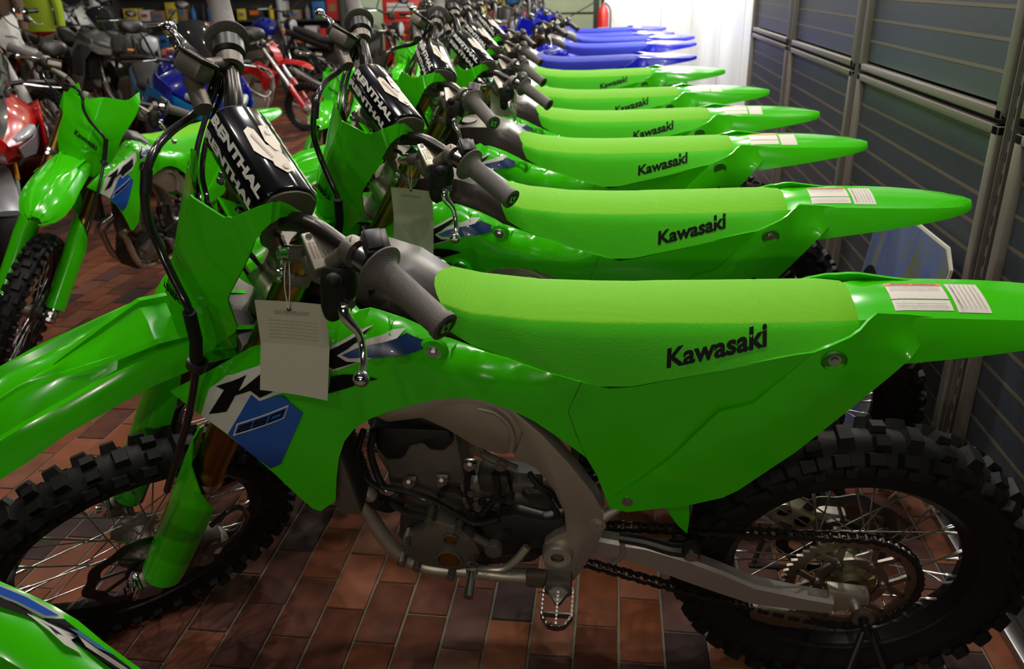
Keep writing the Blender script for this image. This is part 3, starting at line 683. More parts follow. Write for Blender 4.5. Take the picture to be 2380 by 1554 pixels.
    for s, nm in ((1, 'water_elbow'),):
        el = [(-0.959,-0.09,0.556),(-0.936,-0.1,0.571),(-0.916,-0.105,0.571),(-0.907,-0.1,0.55)]
        P(MB().tube(el, .014, 14, smooth=4), nm, ALU)
        P(MB().tube([(-0.91,-0.102,0.559),(-0.903,-0.098,0.539)], .0165, 14), 'hose_clamp', HOSE)
        P(MB().tube([(-0.905,-0.098,0.543),(-0.884,-0.085,0.52),(-0.867,-0.07,0.52)], .016, 12, smooth=3), 'coolant_hose', RUB)
    # ---------------- engine
    mb = MB()
    hd = [(-0.893,-0.05,0.675),(-0.748,-0.05,0.684),(-0.737,-0.055,0.548),(-0.751,-0.055,0.477),(-0.877,-0.055,0.461),(-0.893,-0.05,0.544)]
    mb.prism(hd, (0, .11, 0), .012); eng = P(mb, 'engine', CAST)
    mb = MB(); mb.prism([(-0.905,-0.05,0.69),(-0.834,-0.05,0.694),(-0.759,-0.05,0.693),(-0.751,-0.05,0.663),(-0.772,-0.05,0.64),(-0.8,-0.05,0.641),(-0.81,-0.05,0.657),(-0.835,-0.05,0.649),(-0.851,-0.05,0.616),(-0.885,-0.05,0.61),(-0.899,-0.05,0.638)], (0, .1, 0), .008); mb.v = [(a[0], a[1] - .012, a[2]) for a in mb.v]; mb.build('head_cover', BLACKP, eng)
    mb = MB(); mb.prism([(-0.873,-0.06,0.485),(-0.685,-0.06,0.511),(-0.57,-0.06,0.508),(-0.554,-0.06,0.413),(-0.615,-0.06,0.344),(-0.74,-0.06,0.32),(-0.865,-0.06,0.321),(-0.888,-0.06,0.398)], (0, .13, 0), .012); mb.build('crankcase', DARKC, eng)
    gc = [(-0.805,-0.1,0.502),(-0.755,-0.1,0.487),(-0.721,-0.1,0.447),(-0.712,-0.1,0.408),(-0.726,-0.1,0.372),(-0.766,-0.1,0.352),(-0.83,-0.1,0.362),(-0.873,-0.1,0.392),(-0.873,-0.1,0.422),(-0.829,-0.1,0.46)]
    mb = MB(); mb.prism(gc, (0, .045, 0), .012); cv = mb.build('ignition_cover', CAST, eng, ang=30)
    for px, r in (([(-0.768,-0.101,0.454)][0], .0125), ([(-0.776,-0.101,0.395)][0], .022)):
        mb = MB(); mb.lathe([(.0005, -.105), (r * .9, -.105), (r, -.103), (r, -.098)], (px[0], 0, px[2]), 'y', 26); mb.box((px[0], -.1055, px[2]), (r * 1.2, .002, .003), Matrix.Rotation(.5, 3, 'Y')); mb.build('inspection_cap', BRONZE, cv)
        mb = MB(); mb.lathe([(r, -.1005), (r * 1.0, -.107), (r * 1.18, -.106), (r * 1.25, -.098)], (px[0], 0, px[2]), 'y', 26); mb.build('cap_ring', CAST, cv)
    for q in [(-0.857,-0.1,0.435),(-0.803,-0.1,0.507),(-0.749,-0.1,0.486),(-0.872,-0.1,0.381),(-0.843,-0.1,0.369),(-0.775,-0.1,0.349)]: mb = MB(); mb.cyl((q[0], -.11, q[2]), (q[0], -.07, q[2]), .008, 12); mb.bolt((q[0], -.11, q[2]), (0, -1, 0), .006, .005); mb.build('cover_bolt', CAST, cv)
    mb = MB(); mb.prism([(-0.71,-0.095,0.494),(-0.672,-0.095,0.514),(-0.64,-0.095,0.522),(-0.59,-0.095,0.507),(-0.552,-0.095,0.518),(-0.545,-0.095,0.469),(-0.593,-0.095,0.448),(-0.623,-0.095,0.411),(-0.678,-0.095,0.398),(-0.703,-0.095,0.438)], (0, .03, 0), .006); mb.bolt([(-0.659,-0.096,0.476)][0], (0, -1, 0), .006, .006); mb.build('sprocket_cover', BLACKP, eng)
    mb = MB(); q = [(-0.724,-0.1,0.463),(-0.686,-0.1,0.433)]; mb.cyl(q[0], q[1], .009, 12); mb.lathe([(.0005, -.112), (.016, -.112), (.018, -.108), (.018, -.09)], (q[1][0], 0, q[1][2]), 'y', 20); mb.build('slave_cylinder', CAST, eng)
    rg = random.Random(11); 
    rng = [(-0.794,-0.07,0.576),(-0.732,-0.07,0.586),(-0.727,-0.07,0.483),(-0.655,-0.07,0.602),(-0.619,-0.07,0.503)]
    for k in range(16):
        x = rng[0][0] + rg.random() * (rng[4][0] - rng[0][0]); z = rng[2][2] + rg.random() * (rng[0][2] - rng[2][2])
        mb = MB(); 
        if k % 3 == 0: mb.bbox((x, -.066, z), (.03 + .03 * rg.random(), .03, .012 + .02 * rg.random()), .004)
        elif k % 3 == 1: mb.cyl((x, -.085, z), (x, -.05, z), .008 + .006 * rg.random(), 14)
        else: mb.tube([(x, -.07, z), (x + .03, -.08, z + .01), (x + .05, -.07, z - .02)], .006, 8, smooth=3)
        mb.bolt((x, -.086, z), (0, -1, 0), .005, .005); mb.build('engine_fitting', (CAST, DARKC, BLACKP)[k % 3], eng)
    mb = MB(); mb.bbox([(-0.681,-0.06,0.585)][0], (.06, .05, .05), .012); mb.cyl([(-0.707,-0.06,0.555)][0], [(-0.65,-0.06,0.571)][0], .024, 18); mb.build('throttle_body', DARKC, eng)
    for pts, r in (([(-0.902,-0.1,0.719),(-0.923,-0.1,0.656),(-0.915,-0.1,0.603),(-0.89,-0.1,0.577)], .006), ([(-0.888,-0.09,0.711),(-0.9,-0.09,0.659),(-0.894,-0.09,0.595),(-0.878,-0.1,0.572)], .007),
                   ([(-0.885,-0.1,0.583),(-0.845,-0.1,0.575),(-0.798,-0.1,0.556),(-0.756,-0.1,0.525),(-0.718,-0.1,0.499),(-0.672,-0.1,0.514)], .006), ([(-0.877,-0.1,0.544),(-0.855,-0.1,0.523),(-0.824,-0.1,0.51),(-0.795,-0.1,0.504)], .007),
                   ([(-0.724,-0.08,0.624),(-0.732,-0.08,0.568),(-0.723,-0.08,0.518)], .007), ([(-0.676,-0.09,0.62),(-0.674,-0.09,0.566),(-0.706,-0.09,0.512)], .007), ([(-0.614,-0.08,0.615),(-0.584,-0.08,0.562),(-0.561,-0.08,0.507)], .006)):
        P(MB().tube(pts, r, 8, smooth=4), 'engine_hose', HOSE)
    for q in [(-0.843,-0.066,0.572),(-0.78,-0.066,0.581),(-0.721,-0.08,0.638)]: mb = MB(); mb.bolt((q[0], q[1] - .01, q[2]), (0, -1, 0), .007, .01); mb.bbox((q[0], q[1], q[2] - .005), (.024, .016, .012), .003); mb.build('cylinder_stud', STEEL, eng)
    # shift lever
    sl = [(-0.619,-0.12,0.465),(-0.639,-0.13,0.438),(-0.664,-0.135,0.417),(-0.696,-0.14,0.418),(-0.719,-0.15,0.428)]
    slv = P(MB().tube(sl, [.008, .008, .007, .006, .006], 10, smooth=3), 'shift_lever', ALU)
    q = [(-0.721,-0.15,0.428),(-0.719,-0.195,0.415)]
    mb = MB(); mb.cyl(q[0], (q[0][0], -.205, q[1][2]), .0095, 14); mb.bbox(q[0], (.022, .018, .022), .004); mb.build('shift_peg', STEEL, slv)
    # footpegs
    for s in (1, -1):
        f0 = [(-0.56,-0.12,0.369)][0]; x, z = f0[0], f0[2]; L0, L1 = -.135, -.215; W = .028
        mb = MB()
        out = [(x - W, L0, z), (x - W, -.165, z), (x - W, -.195, z), (x - W * .55, L1, z), (x, L1 - .004, z), (x + W * .55, L1, z), (x + W, -.195, z), (x + W, -.165, z), (x + W, L0, z)]
        for i in range(len(out) - 1):
            a, b = Vector(out[i]), Vector(out[i + 1]); t = (b - a).normalized(); nn = t.cross(Vector((0, 0, 1))) * .002
            mb.prism([a - nn, b - nn, b + nn, a + nn], (0, 0, -.014)); 
            k = max(1, int((b - a).length / .008))
            for j in range(k): mb.box(a.lerp(b, (j + .5) / k) + Vector((0, 0, .002)), (.003, .003, .005))
        mb.box((x, -.176, z - .007), (.004, .082, .014)); mb.box((x, -.19, z - .007), (W * 2, .004, .013)); mb.box((x, L0, z - .007), (W * 2, .004, .02))
        for j in range(9): mb.box((x, -.142 - j * .0085, z + .002), (.004, .003, .005))
        mb.prism([(x - W * .8, L0, z - .002), (x + W * .8, L0, z - .002), (x + .004, -.165, z - .004), (x - .004, -.165, z - .004)], (0, 0, -.01))
        if s < 0: mb.v = mir(mb.v)
        fp = P(mb, 'footpeg', STEEL, ang=30)
        mb = MB(); mb.bbox((x, -.118, z), (.05, .045, .04), .006); mb.bbox((x - .04, -.108, z - .008), (.05, .02, .04), .005)
        if s < 0: mb.v = mir(mb.v)
        mb.build('footpeg_bracket', CAST, fp)
    # ---------------- swingarm
    so = [(-0.502,-0.085,0.434),(-0.44,-0.1,0.44),(-0.398,-0.108,0.438),(-0.318,-0.115,0.413),(-0.256,-0.118,0.389),(-0.194,-0.12,0.363),(-0.114,-0.122,0.352),(-0.047,-0.123,0.345)]
    hh = [.024, .024, .029, .033, .032, .028, .023, .019]
    for s in (1, -1):
        secs = []
        for (x, y, z), h in zip(so, hh):
            w = .016; e = .006
            q = [(x, y - w + e, z + h), (x, y - w, z + h - e), (x, y - w, z - h + e), (x, y - w + e, z - h), (x, y + w - e, z - h), (x, y + w, z - h + e), (x, y + w, z + h - e), (x, y + w - e, z + h)]
            secs.append([(a, b + .016, c) for a, b, c in q])
        if s < 0: secs = [mir(q) for q in secs]
        sa = P(MB().loft(secs), 'swingarm', ALUB, ang=40)
        wb = [(-0.443,-0.101,0.472),(-0.441,-0.102,0.435),(-0.458,-0.099,0.408)]
        mb = MB(); mb.tube(wb if s > 0 else mir(wb), .005, 8, smooth=4); mb.build('weld_bead', ALU, sa)
        ae = [(-0.059,-0.112,0.383),(0.017,-0.112,0.375),(0.022,-0.112,0.346),(-0.04,-0.112,0.319)]
        mb = MB(); mb.prism(ae if s > 0 else mir(ae), (0, .025 * s, 0), .004); mb.build('axle_plate', ALU, sa)
        a0 = (0.008, -.118, .335)
        mb = MB(); mb.lathe([(.010, -.135), (.02, -.135), (.021, -.125)], (a0[0], 0, a0[2]), 'y', 22)
        if s < 0: mb.v = mir(mb.v)
        mb.build('axle_collar', CAST, sa)
        if s > 0:
            mb = MB(); mb.tube([(-0.448,-0.105,0.488),(-0.401,-0.112,0.488),(-0.354,-0.12,0.481),(-0.321,-0.125,0.486)], [.010, .011, .012, .014], 10, smooth=3); q = [(-0.32,-0.13,0.491)][0]
            mb.lathe([(.0005, -.142), (.015, -.142), (.017, -.138), (.017, -.12)], (q[0], 0, q[2]), 'y', 22); ch = mb.build('chain_slider', BLACKP, sa)
            mb = MB(); mb.bolt((q[0], -.142, q[2]), (0, -1, 0), .008, .006); mb.build('slider_bolt', STEEL, ch)
    P(MB().tube([(-.55, -.09, .43), (-.55, .09, .43)], .03, 16), 'swingarm_pivot', ALU)
    cg = [(-0.182,-0.062,0.253),(-0.131,-0.062,0.251),(-0.063,-0.062,0.241),(-0.049,-0.062,0.208),(-0.073,-0.062,0.196),(-0.134,-0.062,0.203),(-0.174,-0.062,0.218)]
    P(MB().prism(cg, (0, .028, 0), .003), 'chain_guide', SPRK)
    # ---------------- chain
    c1 = Vector((0, 0, .338)); r1 = .1275; c2 = Vector((-.62, 0, .425)); r2 = .033
    dv = c2 - c1; D = dv.length; al = math.atan2(dv.z, dv.x); be = math.acos((r1 - r2) / D)
    path = []
    pa = al - be; pb_ = al + be
    top1 = c1 + Vector((math.cos(pa), 0, math.sin(pa))) * r1; top2 = c2 + Vector((math.cos(pa), 0, math.sin(pa))) * r2
    bo1 = c1 + Vector((math.cos(pb_), 0, math.sin(pb_))) * r1; bo2 = c2 + Vector((math.cos(pb_), 0, math.sin(pb_))) * r2
    n = 200; a = pb_ - 2 * math.pi
    pts = []
    k = 40
    for i in range(k + 1): pts.append(c1 + Vector((math.cos(a + (pa - a) * i / k), 0, math.sin(a + (pa - a) * i / k))) * r1)
    k = 24
    for i in range(1, k):
        t = i / k; p = top1.lerp(top2, t); p.z += .0; pts.append(p)
    for i in range(9): pts.append(c2 + Vector((math.cos(pa + (pb_ - pa) * i / 8), 0, math.sin(pa + (pb_ - pa) * i / 8))) * r2)
    for i in range(1, k):
        t = i / k; p = bo2.lerp(bo1, t); p.z -= .012 * math.sin(math.pi * t); pts.append(p)
    L = [0]; 
    for i in range(len(pts)): L.append(L[-1] + (pts[(i + 1) % len(pts)] - pts[i]).length)
    nl = int(L[-1] / .0159); mb = MB()
    def at(d):
        d %= L[-1]; i = max(j for j in range(len(pts)) if L[j] <= d); return pts[i].lerp(pts[(i + 1) % len(pts)], (d - L[i]) / max(1e-9, L[i + 1] - L[i]))
    for i in range(nl):
        a_, b_ = at(L[-1] * i / nl), at(L[-1] * (i + 1) / nl); t = (b_ - a_).normalized(); nn = Vector((-t.z, 0, t.x)) * .0065
        yo = .0085 if i % 2 else .0065
        for s in (-1, 1):
            y = -.053 + s * yo
            ln = [a_ - t * .004, a_ - t * .001 + nn, (a_ + b_) / 2 + nn * .72, b_ + t * .001 + nn, b_ + t * .004, b_ + t * .001 - nn, (a_ + b_) / 2 - nn * .72, a_ - t * .001 - nn]
            mb.prism([(q.x, y, q.z) for q in ln], (0, .0018 * s, 0))
        mb.cyl((a_.x, -.0635, a_.z), (a_.x, -.0425, a_.z), .0045, 8)
    P(mb, 'chain', CHAIN, ang=30, weld=False)
    # shock and exhaust
    mb = MB(); mb.cyl((-.52, 0, .50), (-.44, 0, .80), .022, 14); sk = P(mb, 'rear_shock', STEEL)
    mb = MB(); mb.tube([(-.505 + .06 * t / 60 + .032 * math.cos(t * .75), .032 * math.sin(t * .75), .54 + .2 * t / 60) for t in range(61)], .006, 6); mb.build('shock_spring', RUB, sk)
    mb = MB(); mb.tube([(-.92, .02, .60), (-.97, .05, .55), (-.93, .10, .50), (-.80, .13, .56), (-.62, .13, .68), (-.45, .12, .76)], .019, 14, smooth=4); ex = P(mb, 'exhaust_pipe', STEEL)
    mb = MB(); mb.tube([(-.45, .12, .76), (-.40, .12, .77), (-.10, .12, .85), (-.06, .12, .86)], [.03, .045, .045, .03], 18); mb.build('silencer', ALU, ex)
    # rear caliper
    mb = MB(); mb.bbox((-.10, .075, .40), (.09, .05, .05), .01, Matrix.Rotation(.4, 3, 'Y')); mb.cyl((-.12, .05, .42), (-.12, .1, .42), .016, 14); mb.cyl((-.08, .05, .39), (-.08, .1, .39), .016, 14); P(mb, 'rear_caliper', HUB)
    wheel(root, 'rear', Matrix.Translation((0, 0, .338)), False)
    # ---------------- steered front end: local x back, y right, z up the steering axis
    SM_ = steer_m(DELTA)
    def Q(mb, n, m, **k):
        o = mb.build(n, m, root, SM_, **k); o['steered'] = 1; return o
    AX = (-.0625, 0, .3444)
    wheel(root, 'front', SM_ @ Matrix.Translation(AX), True)
    for s in (-1, 1):
        y = s * .103
        mb = MB(); mb.lathe([(.0005, 1.30), (.022, 1.298), (.0255, 1.285), (.0255, 1.06), (.029, 1.05), (.0305, .98), (.0305, .76), (.029, .75), (.0315, .745), (.0325, .73), (.0325, .705), (.030, .698), (.025, .698)], (-.055, y, 0), 'z', 28)
        fk = Q(mb, 'fork_leg', GOLD)
        mb = MB(); mb.cyl((-.055, y, .36), (-.055, y, .70), .0235, 22); mb.build('fork_inner_tube', CHROME, fk)
        mb = MB(); mb.lathe([(.0325, .722), (.034, .718), (.034, .704), (.031, .696)], (-.055, y, 0), 'z', 28); mb.build('fork_seal_ring', STEEL, fk)
        mb = MB(); mb.bbox((-.052, y, .40), (.046, .044, .10), .01); mb.bbox((AX[0] - .012, y, AX[2]), (.055, .042, .055), .01); mb.build('axle_holder', CAST, fk)
        mb = MB(); mb.bbox((AX[0] - .045, y, AX[2] + .006), (.014, .045, .05), .006)
        for k in (-1, 1):
            mb.lathe([(.0005, 0), (.0085, 0), (.0085, .008)], (AX[0] - .0605, y, AX[2] + .006 + k * .013), 'x', 14)
        mb.build('pinch_clamp', CHROME, fk)
        # curved guard wrapped round the front and outside of the leg
        secs = []
        for z, r, a0, a1 in ((.385, .042, -1.5, 2.1), (.42, .043, -1.6, 2.2), (.50, .044, -1.6, 2.2), (.60, .045, -1.6, 2.1), (.66, .046, -1.6, 1.9), (.72, .047, -1.5, 1.0), (.77, .048, -1.4, .2), (.80, .048, -1.3, -.6), (.815, .048, -1.25, -1.0)):
            pts = []
            for k in range(13):
                a = a0 + (a1 - a0) * k / 12
                pts.append((-.055 - r * math.cos(a), y + s * r * .98 * math.sin(a), z))
            secs.append(pts)
        n = 13; V = [q for sc in secs for q in sc]; V2 = [((q[0] + .055) * .93 - .055, (q[1] - y) * .93 + y, q[2]) for q in V]; F = []
        for i in range(len(secs) - 1):
            for k in range(n - 1):
                a, b, c, d = i * n + k, i * n + k + 1, (i + 1) * n + k + 1, (i + 1) * n + k; F += [(a, b, c, d), (d + len(V), c + len(V), b + len(V), a + len(V))]
            for k in (0, n - 1):
                F.append((i * n + k, (i + 1) * n + k, (i + 1) * n + k + len(V), i * n + k + len(V)))
        for i in (0, len(secs) - 1):
            for k in range(n - 1): F.append((i * n + k, i * n + k + 1, i * n + k + 1 + len(V), i * n + k + len(V)))
        mb = MB(); mb.add(V + V2, F); mb.build('fork_guard', GREEN, fk, ang=40)
    # front caliper behind the left leg
    mb = MB(); mb.bbox((.035, -.075, .40), (.06, .05, .11), .012); mb.cyl((.04, -.105, .43), (.04, -.05, .43), .017, 14); mb.cyl((.04, -.105, .375), (.04, -.05, .375), .017, 14); mb.bbox((0, -.09, .41), (.06, .012, .05), .004)
    cal = Q(mb, 'front_caliper', CAST)
    mb = MB(); mb.prism([(.055, -.10, .46), (.075, -.10, .44), (.07, -.10, .38), (.05, -.10, .39)], (0, .03, 0), .004); mb.build('caliper_guard', LAB, cal)
    Q(MB().tube([(-.02, -.135, .58), (.02, -.13, .62), (.07, -.12, .56), (.085, -.105, .46), (.06, -.10, .42)], .0055, 8, smooth=5), 'brake_hose', HOSE)
    # triple clamps
    for z0, h, w in ((1.02, .028, .136), (1.225, .024, .132)):
        mb = MB(); pl = [(-.055 - .034 * math.cos(a), -.103 - .034 * math.sin(a), z0) for a in (-.9, 0, .9, 1.8)] + [(-.01, -.07, z0), (.03, -.03, z0), (.035, 0, z0)]
        pl = pl + [(a, -b, c) for a, b, c in pl[::-1]][1:] 
        mb.prism(pl, (0, 0, h), .005); tcp = Q(mb, 'triple_clamp', DARKC if z0 < 1.1 else CAST)
        for s in (-1, 1):
            for k in ((0, .012) if z0 > 1.1 else (-.001, .016)): mb = MB(); mb.bolt((-.088, s * .115, z0 + .006 + k), (-1, 0, 0), .005, .008); mb.build('clamp_bolt', STEEL, tcp)
    for s in (-1, 1):
        mb = MB(); mb.cyl((-.075, s * .045, 1.245), (-.095, s * .045, 1.29), .017, 14); mb.bbox((-.103, s * .045, 1.305), (.045, .03, .05), .008); Q(mb, 'bar_mount', CAST)
    mb = MB(); mb.lathe([(.0005, 1.315), (.020, 1.312), (.022, 1.30), (.022, 1.27)], (-.055, .103, 0), 'z', 20); mb.lathe([(.0005, 1.315), (.020, 1.312), (.022, 1.30), (.022, 1.27)], (-.055, -.103, 0), 'z', 20); Q(mb, 'fork_cap', mat('green_anodised', (.02, .16, .05), .25, .8))
    # handlebar
    half = [(-.103, 0, 1.305), (-.103, .05, 1.305), (-.104, .085, 1.318), (-.100, .12, 1.345), (-.092, .155, 1.362), (-.082, .20, 1.374), (-.067, .272, 1.396), (-.040, .395, 1.407)]
    bar = [(a, -b, c) for a, b, c in half[::-1]] + half[1:]
    rr = [.0105, .011, .0125, .0142, .0143, .0143, .0143, .0143]; rr = rr + rr[::-1][1:]
    hb = Q(MB().tube(bar, rr, 16, smooth=4), 'handlebar', mat('bar_dark_anodised', (.028, .023, .02), .3, .6))
    def bl(v):
        s = 1 if v > 0 else -1; v = abs(v); i = max(j for j in range(len(half) - 1) if half[j][1] <= v + 1e-9); t = (v - half[i][1]) / (half[i + 1][1] - half[i][1])
        return Vector((half[i][0] + (half[i + 1][0] - half[i][0]) * t, s * v, half[i][2] + (half[i + 1][2] - half[i][2]) * t))
    for s in (-1, 1):
        g0, g1 = bl(s * .268), bl(s * .394); t = (g1 - g0).normalized()
        mb = MB(); mb.tube([g0 - t * .002, g0 + t * .001, g0 + t * .0035, g0 + t * .008, g0 + t * .014, g0 + t * .02, g1 - t * .012, g1 - t * .009, g1 - t * .001, g1], [.030, .035, .035, .027, .0215, .0195, .0185, .0205, .0208, .0185], 30); gr = mb.build('grip', GRIPM, hb, ang=50)
        mb = MB(); mb.tube([g1 - t * .001, g1 + t * .0006], .0145, 26); ec = mb.build('grip_end', mat('grip_end_dark', (.03, .028, .026), .5), gr)
        mb = MB(); nx = Vector((1, 0, 0)); nx = (nx - t * nx.dot(t)).normalized(); ny = t.cross(nx)
        e = g1 + t * .0012
        for pl in ([(-.008, -.007), (-.004, -.008), (-.003, .003), (.002, .004), (.002, .008), (-.007, .007)], [(-.001, -.008), (.003, -.008), (.004, -.001), (0, .0)], [(.0035, -.009), (.0065, -.009), (.0075, .008), (.0045, .008)]):
            mb.add([e + nx * a * 1.1 + ny * b * s for a, b in pl], [tuple(range(len(pl)))])
        mb.build('grip_logo', mat('logo_green', (.12, .55, .05), .5), gr)
        if s < 0:
            # clutch side
            c0 = bl(-.185)
            mb = MB(); M = Matrix.Rotation(-.10, 3, 'Z') @ Matrix.Rotation(-.38, 3, 'Y') @ Matrix.Rotation(.22, 3, 'X')
            cc = Vector([(-0.097,-0.185,1.348)][0])
            mb.bbox(cc + M @ Vector((0, .0, -.010)), (.036, .058, .030), .008, M); mb.bbox(cc + M @ Vector((0, 0, -.028)), (.028, .046, .02), .008, M)
            b0 = Vector([(-0.105,-0.135,1.299)][0]); b1 = Vector([(-0.099,-0.165,1.326)][0]); b2 = Vector([(-0.087,-0.19,1.316)][0]); b3 = Vector([(-0.077,-0.235,1.349)][0])
            mb.tube([b0, b1], .0125, 16); mb.tube([b1, b2, b3], [.015, .018, .016], 16, smooth=3)
            mb.tube([Vector([(-0.093,-0.21,1.349)][0]), Vector([(-0.078,-0.222,1.396)][0])], .012, 14)
            k = bl(-.222); t2 = (bl(-.23) - bl(-.21)).normalized(); mb.tube([k - t2 * .009, k + t2 * .009], .0215, 20)
            mc = mb.build('clutch_master_cylinder', CAST, hb)
            mb = MB(); mb.bbox(cc + M @ Vector((0, 0, .006)), (.038, .060, .006), .003, M, 3); lid = mb.build('reservoir_lid', ALU, mc)
            mb = MB()
            for a, b in ((-.010, .022), (.010, -.022)): q = cc + M @ Vector((a, b, .009)); mb.cyl(q, q + M @ Vector((0, 0, .0012)), .0045, 14)
            mb.build('lid_screws', CHROME, mc)
            mb = MB()
            for i, tx in enumerate(('WARNING', 'CLEAN FILLER CAP', 'BEFORE REMOVING', 'USE ONLY DOT4', 'BRAKE FLUID')):
                text_on(tx, lambda a, b: cc + M @ Vector((-.011 + .005 * i - .0036 * b, .013 - .028 * (1 - a), .0094)), mb=mb)
            mb.build('lid_lettering', mat('lid_ink', (.1, .08, .07), .6), mc, weld=False)
            mb = MB(); d = (b1 - b0).normalized(); mb.cyl(b0 - d * .006, b0 + d * .012, .013, 18); mb.sphere(b0 - d * .002, .0135); mb.cyl(b0 - d * .02, b0 - d * .004, .0085, 6); mb.build('banjo_bolt', CHROME, mc)
            # rubber boot and lever
            bt = [Vector(q) for q in [(-0.088,-0.222,1.355),(-0.086,-0.232,1.339),(-0.083,-0.24,1.314),(-0.087,-0.248,1.297),(-0.088,-0.252,1.283)]]
            mb = MB(); mb.tube(bt, [.021, .026, .025, .018, .007], 18, smooth=3); q = [(-0.123,-0.262,1.367)][0]; mb.sphere(q, .011); mb.build('rubber_boot', RUB, hb, ang=60)
            lv = [Vector(q) for q in [(-0.073,-0.25,1.323),(-0.086,-0.262,1.318),(-0.084,-0.275,1.307),(-0.071,-0.292,1.298),(-0.065,-0.305,1.285),(-0.067,-0.325,1.272),(-0.075,-0.34,1.266)]]
            mb = MB(); mb.tube(lv, [.009, .0095, .0085, .0058, .0052, .0052, .0055], 12, smooth=5); mb.sphere([(-0.077,-0.345,1.261)][0], .0118)
            mb.tube([Vector(q) for q in [(-0.071,-0.245,1.333),(-0.077,-0.258,1.323),(-0.081,-0.27,1.306)]], [.0075, .0065, .005], 10); lev = mb.build('clutch_lever', CHROME, hb, ang=50)
            mb = MB(); q = [(-0.086,-0.262,1.327)][0]; mb.cyl(q, Vector(q) + Vector((0, -.012, .006)), .006, 12); mb.build('lever_adjuster', STEEL, lev)
            # kill switch
            k = bl(-.248); mb = MB(); kc = Vector([(-0.068,-0.245,1.411)][0]); M2 = Matrix.Rotation(-.2, 3, 'Z') @ Matrix.Rotation(-.35, 3, 'Y') @ Matrix.Rotation(.25, 3, 'X'); mb.bbox(kc, (.034, .036, .03), .003, M2); mb.bbox(kc + M2 @ Vector((-.004, .0, .017)), (.022, .03, .008), .002, M2); ks = mb.build('kill_switch', BLACKP, hb)
            mb = MB(); t3 = (bl(-.26) - bl(-.24)).normalized(); mb.tube([bl(-.24), bl(-.258)], .020, 20); mb.bolt(bl(-.25) + Vector((.01, 0, -.022)), (.5, 0, -1), .006, .008); mb.build('switch_clamp', STEEL, hb)
        else:
            # throttle housing, brake master cylinder and lever
            mb = MB(); h0 = bl(.262); mb.tube([bl(.235), bl(.24), bl(.262), bl(.266)], [.02, .026, .026, .022], 22); mb.bbox(h0 + Vector((.0, -.012, -.028)), (.036, .03, .05), .008); th_ = mb.build('throttle_housing', BLACKP, hb)
            for dx in (-.009, .009):
                mb = MB(); mb.cyl(h0 + Vector((dx, -.016, -.045)), h0 + Vector((dx, -.03, -.075)), .0075, 12, .0045); mb.build('cable_boot', RUB, th_)
            cc = Vector([(-0.146,0.19,1.395)][0]); M = Matrix.Rotation(.2, 3, 'Z') @ Matrix.Rotation(.35, 3, 'Y') @ Matrix.Rotation(-.22, 3, 'X')
            mb = MB(); mb.bbox(cc + M @ Vector((0, 0, -.012)), (.034, .056, .03), .008, M)
            mb.tube([cc + Vector((.0, 0, -.03)), cc + Vector((.0, -.06, -.045))], .014, 16); mb.tube([cc + Vector((0, .01, -.02)), bl(.222)], .0125, 14); mb.tube([bl(.213), bl(.231)], .0215, 20); mc = mb.build('brake_master_cylinder', CAST, hb)
            mb = MB(); mb.bbox(cc + M @ Vector((0, 0, .005)), (.036, .058, .006), .003, M, 3); mb.build('reservoir_lid', TANK, mc)
            mb = MB()
            for a, b in ((-.010, .022), (.010, -.022)): q = cc + M @ Vector((a, b, .008)); mb.cyl(q, q + M @ Vector((0, 0, .0012)), .0045, 14)
            mb.build('lid_screws', CHROME, mc)
            lv = [Vector(q) for q in [(-0.143,0.235,1.378),(-0.141,0.25,1.382),(-0.139,0.285,1.378),(-0.133,0.33,1.365)]]
            mb = MB(); mb.tube(lv, [.009, .008, .0055, .0052], 12, smooth=5); mb.sphere(lv[-1], .012); lev = mb.build('brake_lever', CHROME, hb, ang=50)
            mb = MB(); mb.tube([lv[0] + Vector((0, -.03, -.015)), lv[0] + Vector((0, -.005, 0)), lv[0] + Vector((0, .01, .005))], [.012, .020, .010], 14); mb.build('rubber_boot', RUB, hb, ang=60)
    # bar pad with raised lettering; cross-section in (x, z), run along y
    pc = Vector((-.106, 0, 1.348)); prof = []
    cs = [(-.047, -.036), (-.0475, .004), (-.040, .026), (-.022, .036), (0, .040), (.022, .036), (.040, .022), (.044, .0), (.038, -.036)]
    pr2 = []
    for i in range(len(cs)):
        a, b, c = Vector(cs[i - 1]), Vector(cs[i]), Vector(cs[(i + 1) % len(cs)])
        for t in (-.35, -.12, .12, .35): pr2.append(b + ((a - b) * (-t) if t < 0 else (c - b) * t) * .8 + ((a - b) * .06 + (c - b) * .06) * (1 - abs(t) * 2))
    mb = MB(); HL = .098
    ends = ((-HL, .9), (-HL + .002, .97), (-HL + .006, 1), (HL - .006, 1), (HL - .002, .97), (HL, .9))
    mb.loft([[(pc.x + p.x * k, y, pc.z + p.y * k) for p in pr2] for y, k in ends])
    pad = mb.build('bar_pad', PADM, hb, ang=50); 
    mb = MB(); mb.loft([[(pc.x + p.x * k, y, pc.z + p.y * k) for p in pr2] for y, k in ((-HL - .004, .84), (-HL - .003, .89), (-HL + .001, .9))]); mb.build('pad_end', PADEND, pad); mb = MB(); mb.loft([[(pc.x + p.x * k, y, pc.z + p.y * k) for p in pr2] for y, k in ((HL + .004, .84), (HL + .003, .89), (HL - .001, .9))]); mb.build('pad_end', PADEND, pad)
    Lp = [0.]
    for i in range(len(cs) - 1): Lp.append(Lp[-1] + (Vector(cs[i + 1]) - Vector(cs[i])).length)
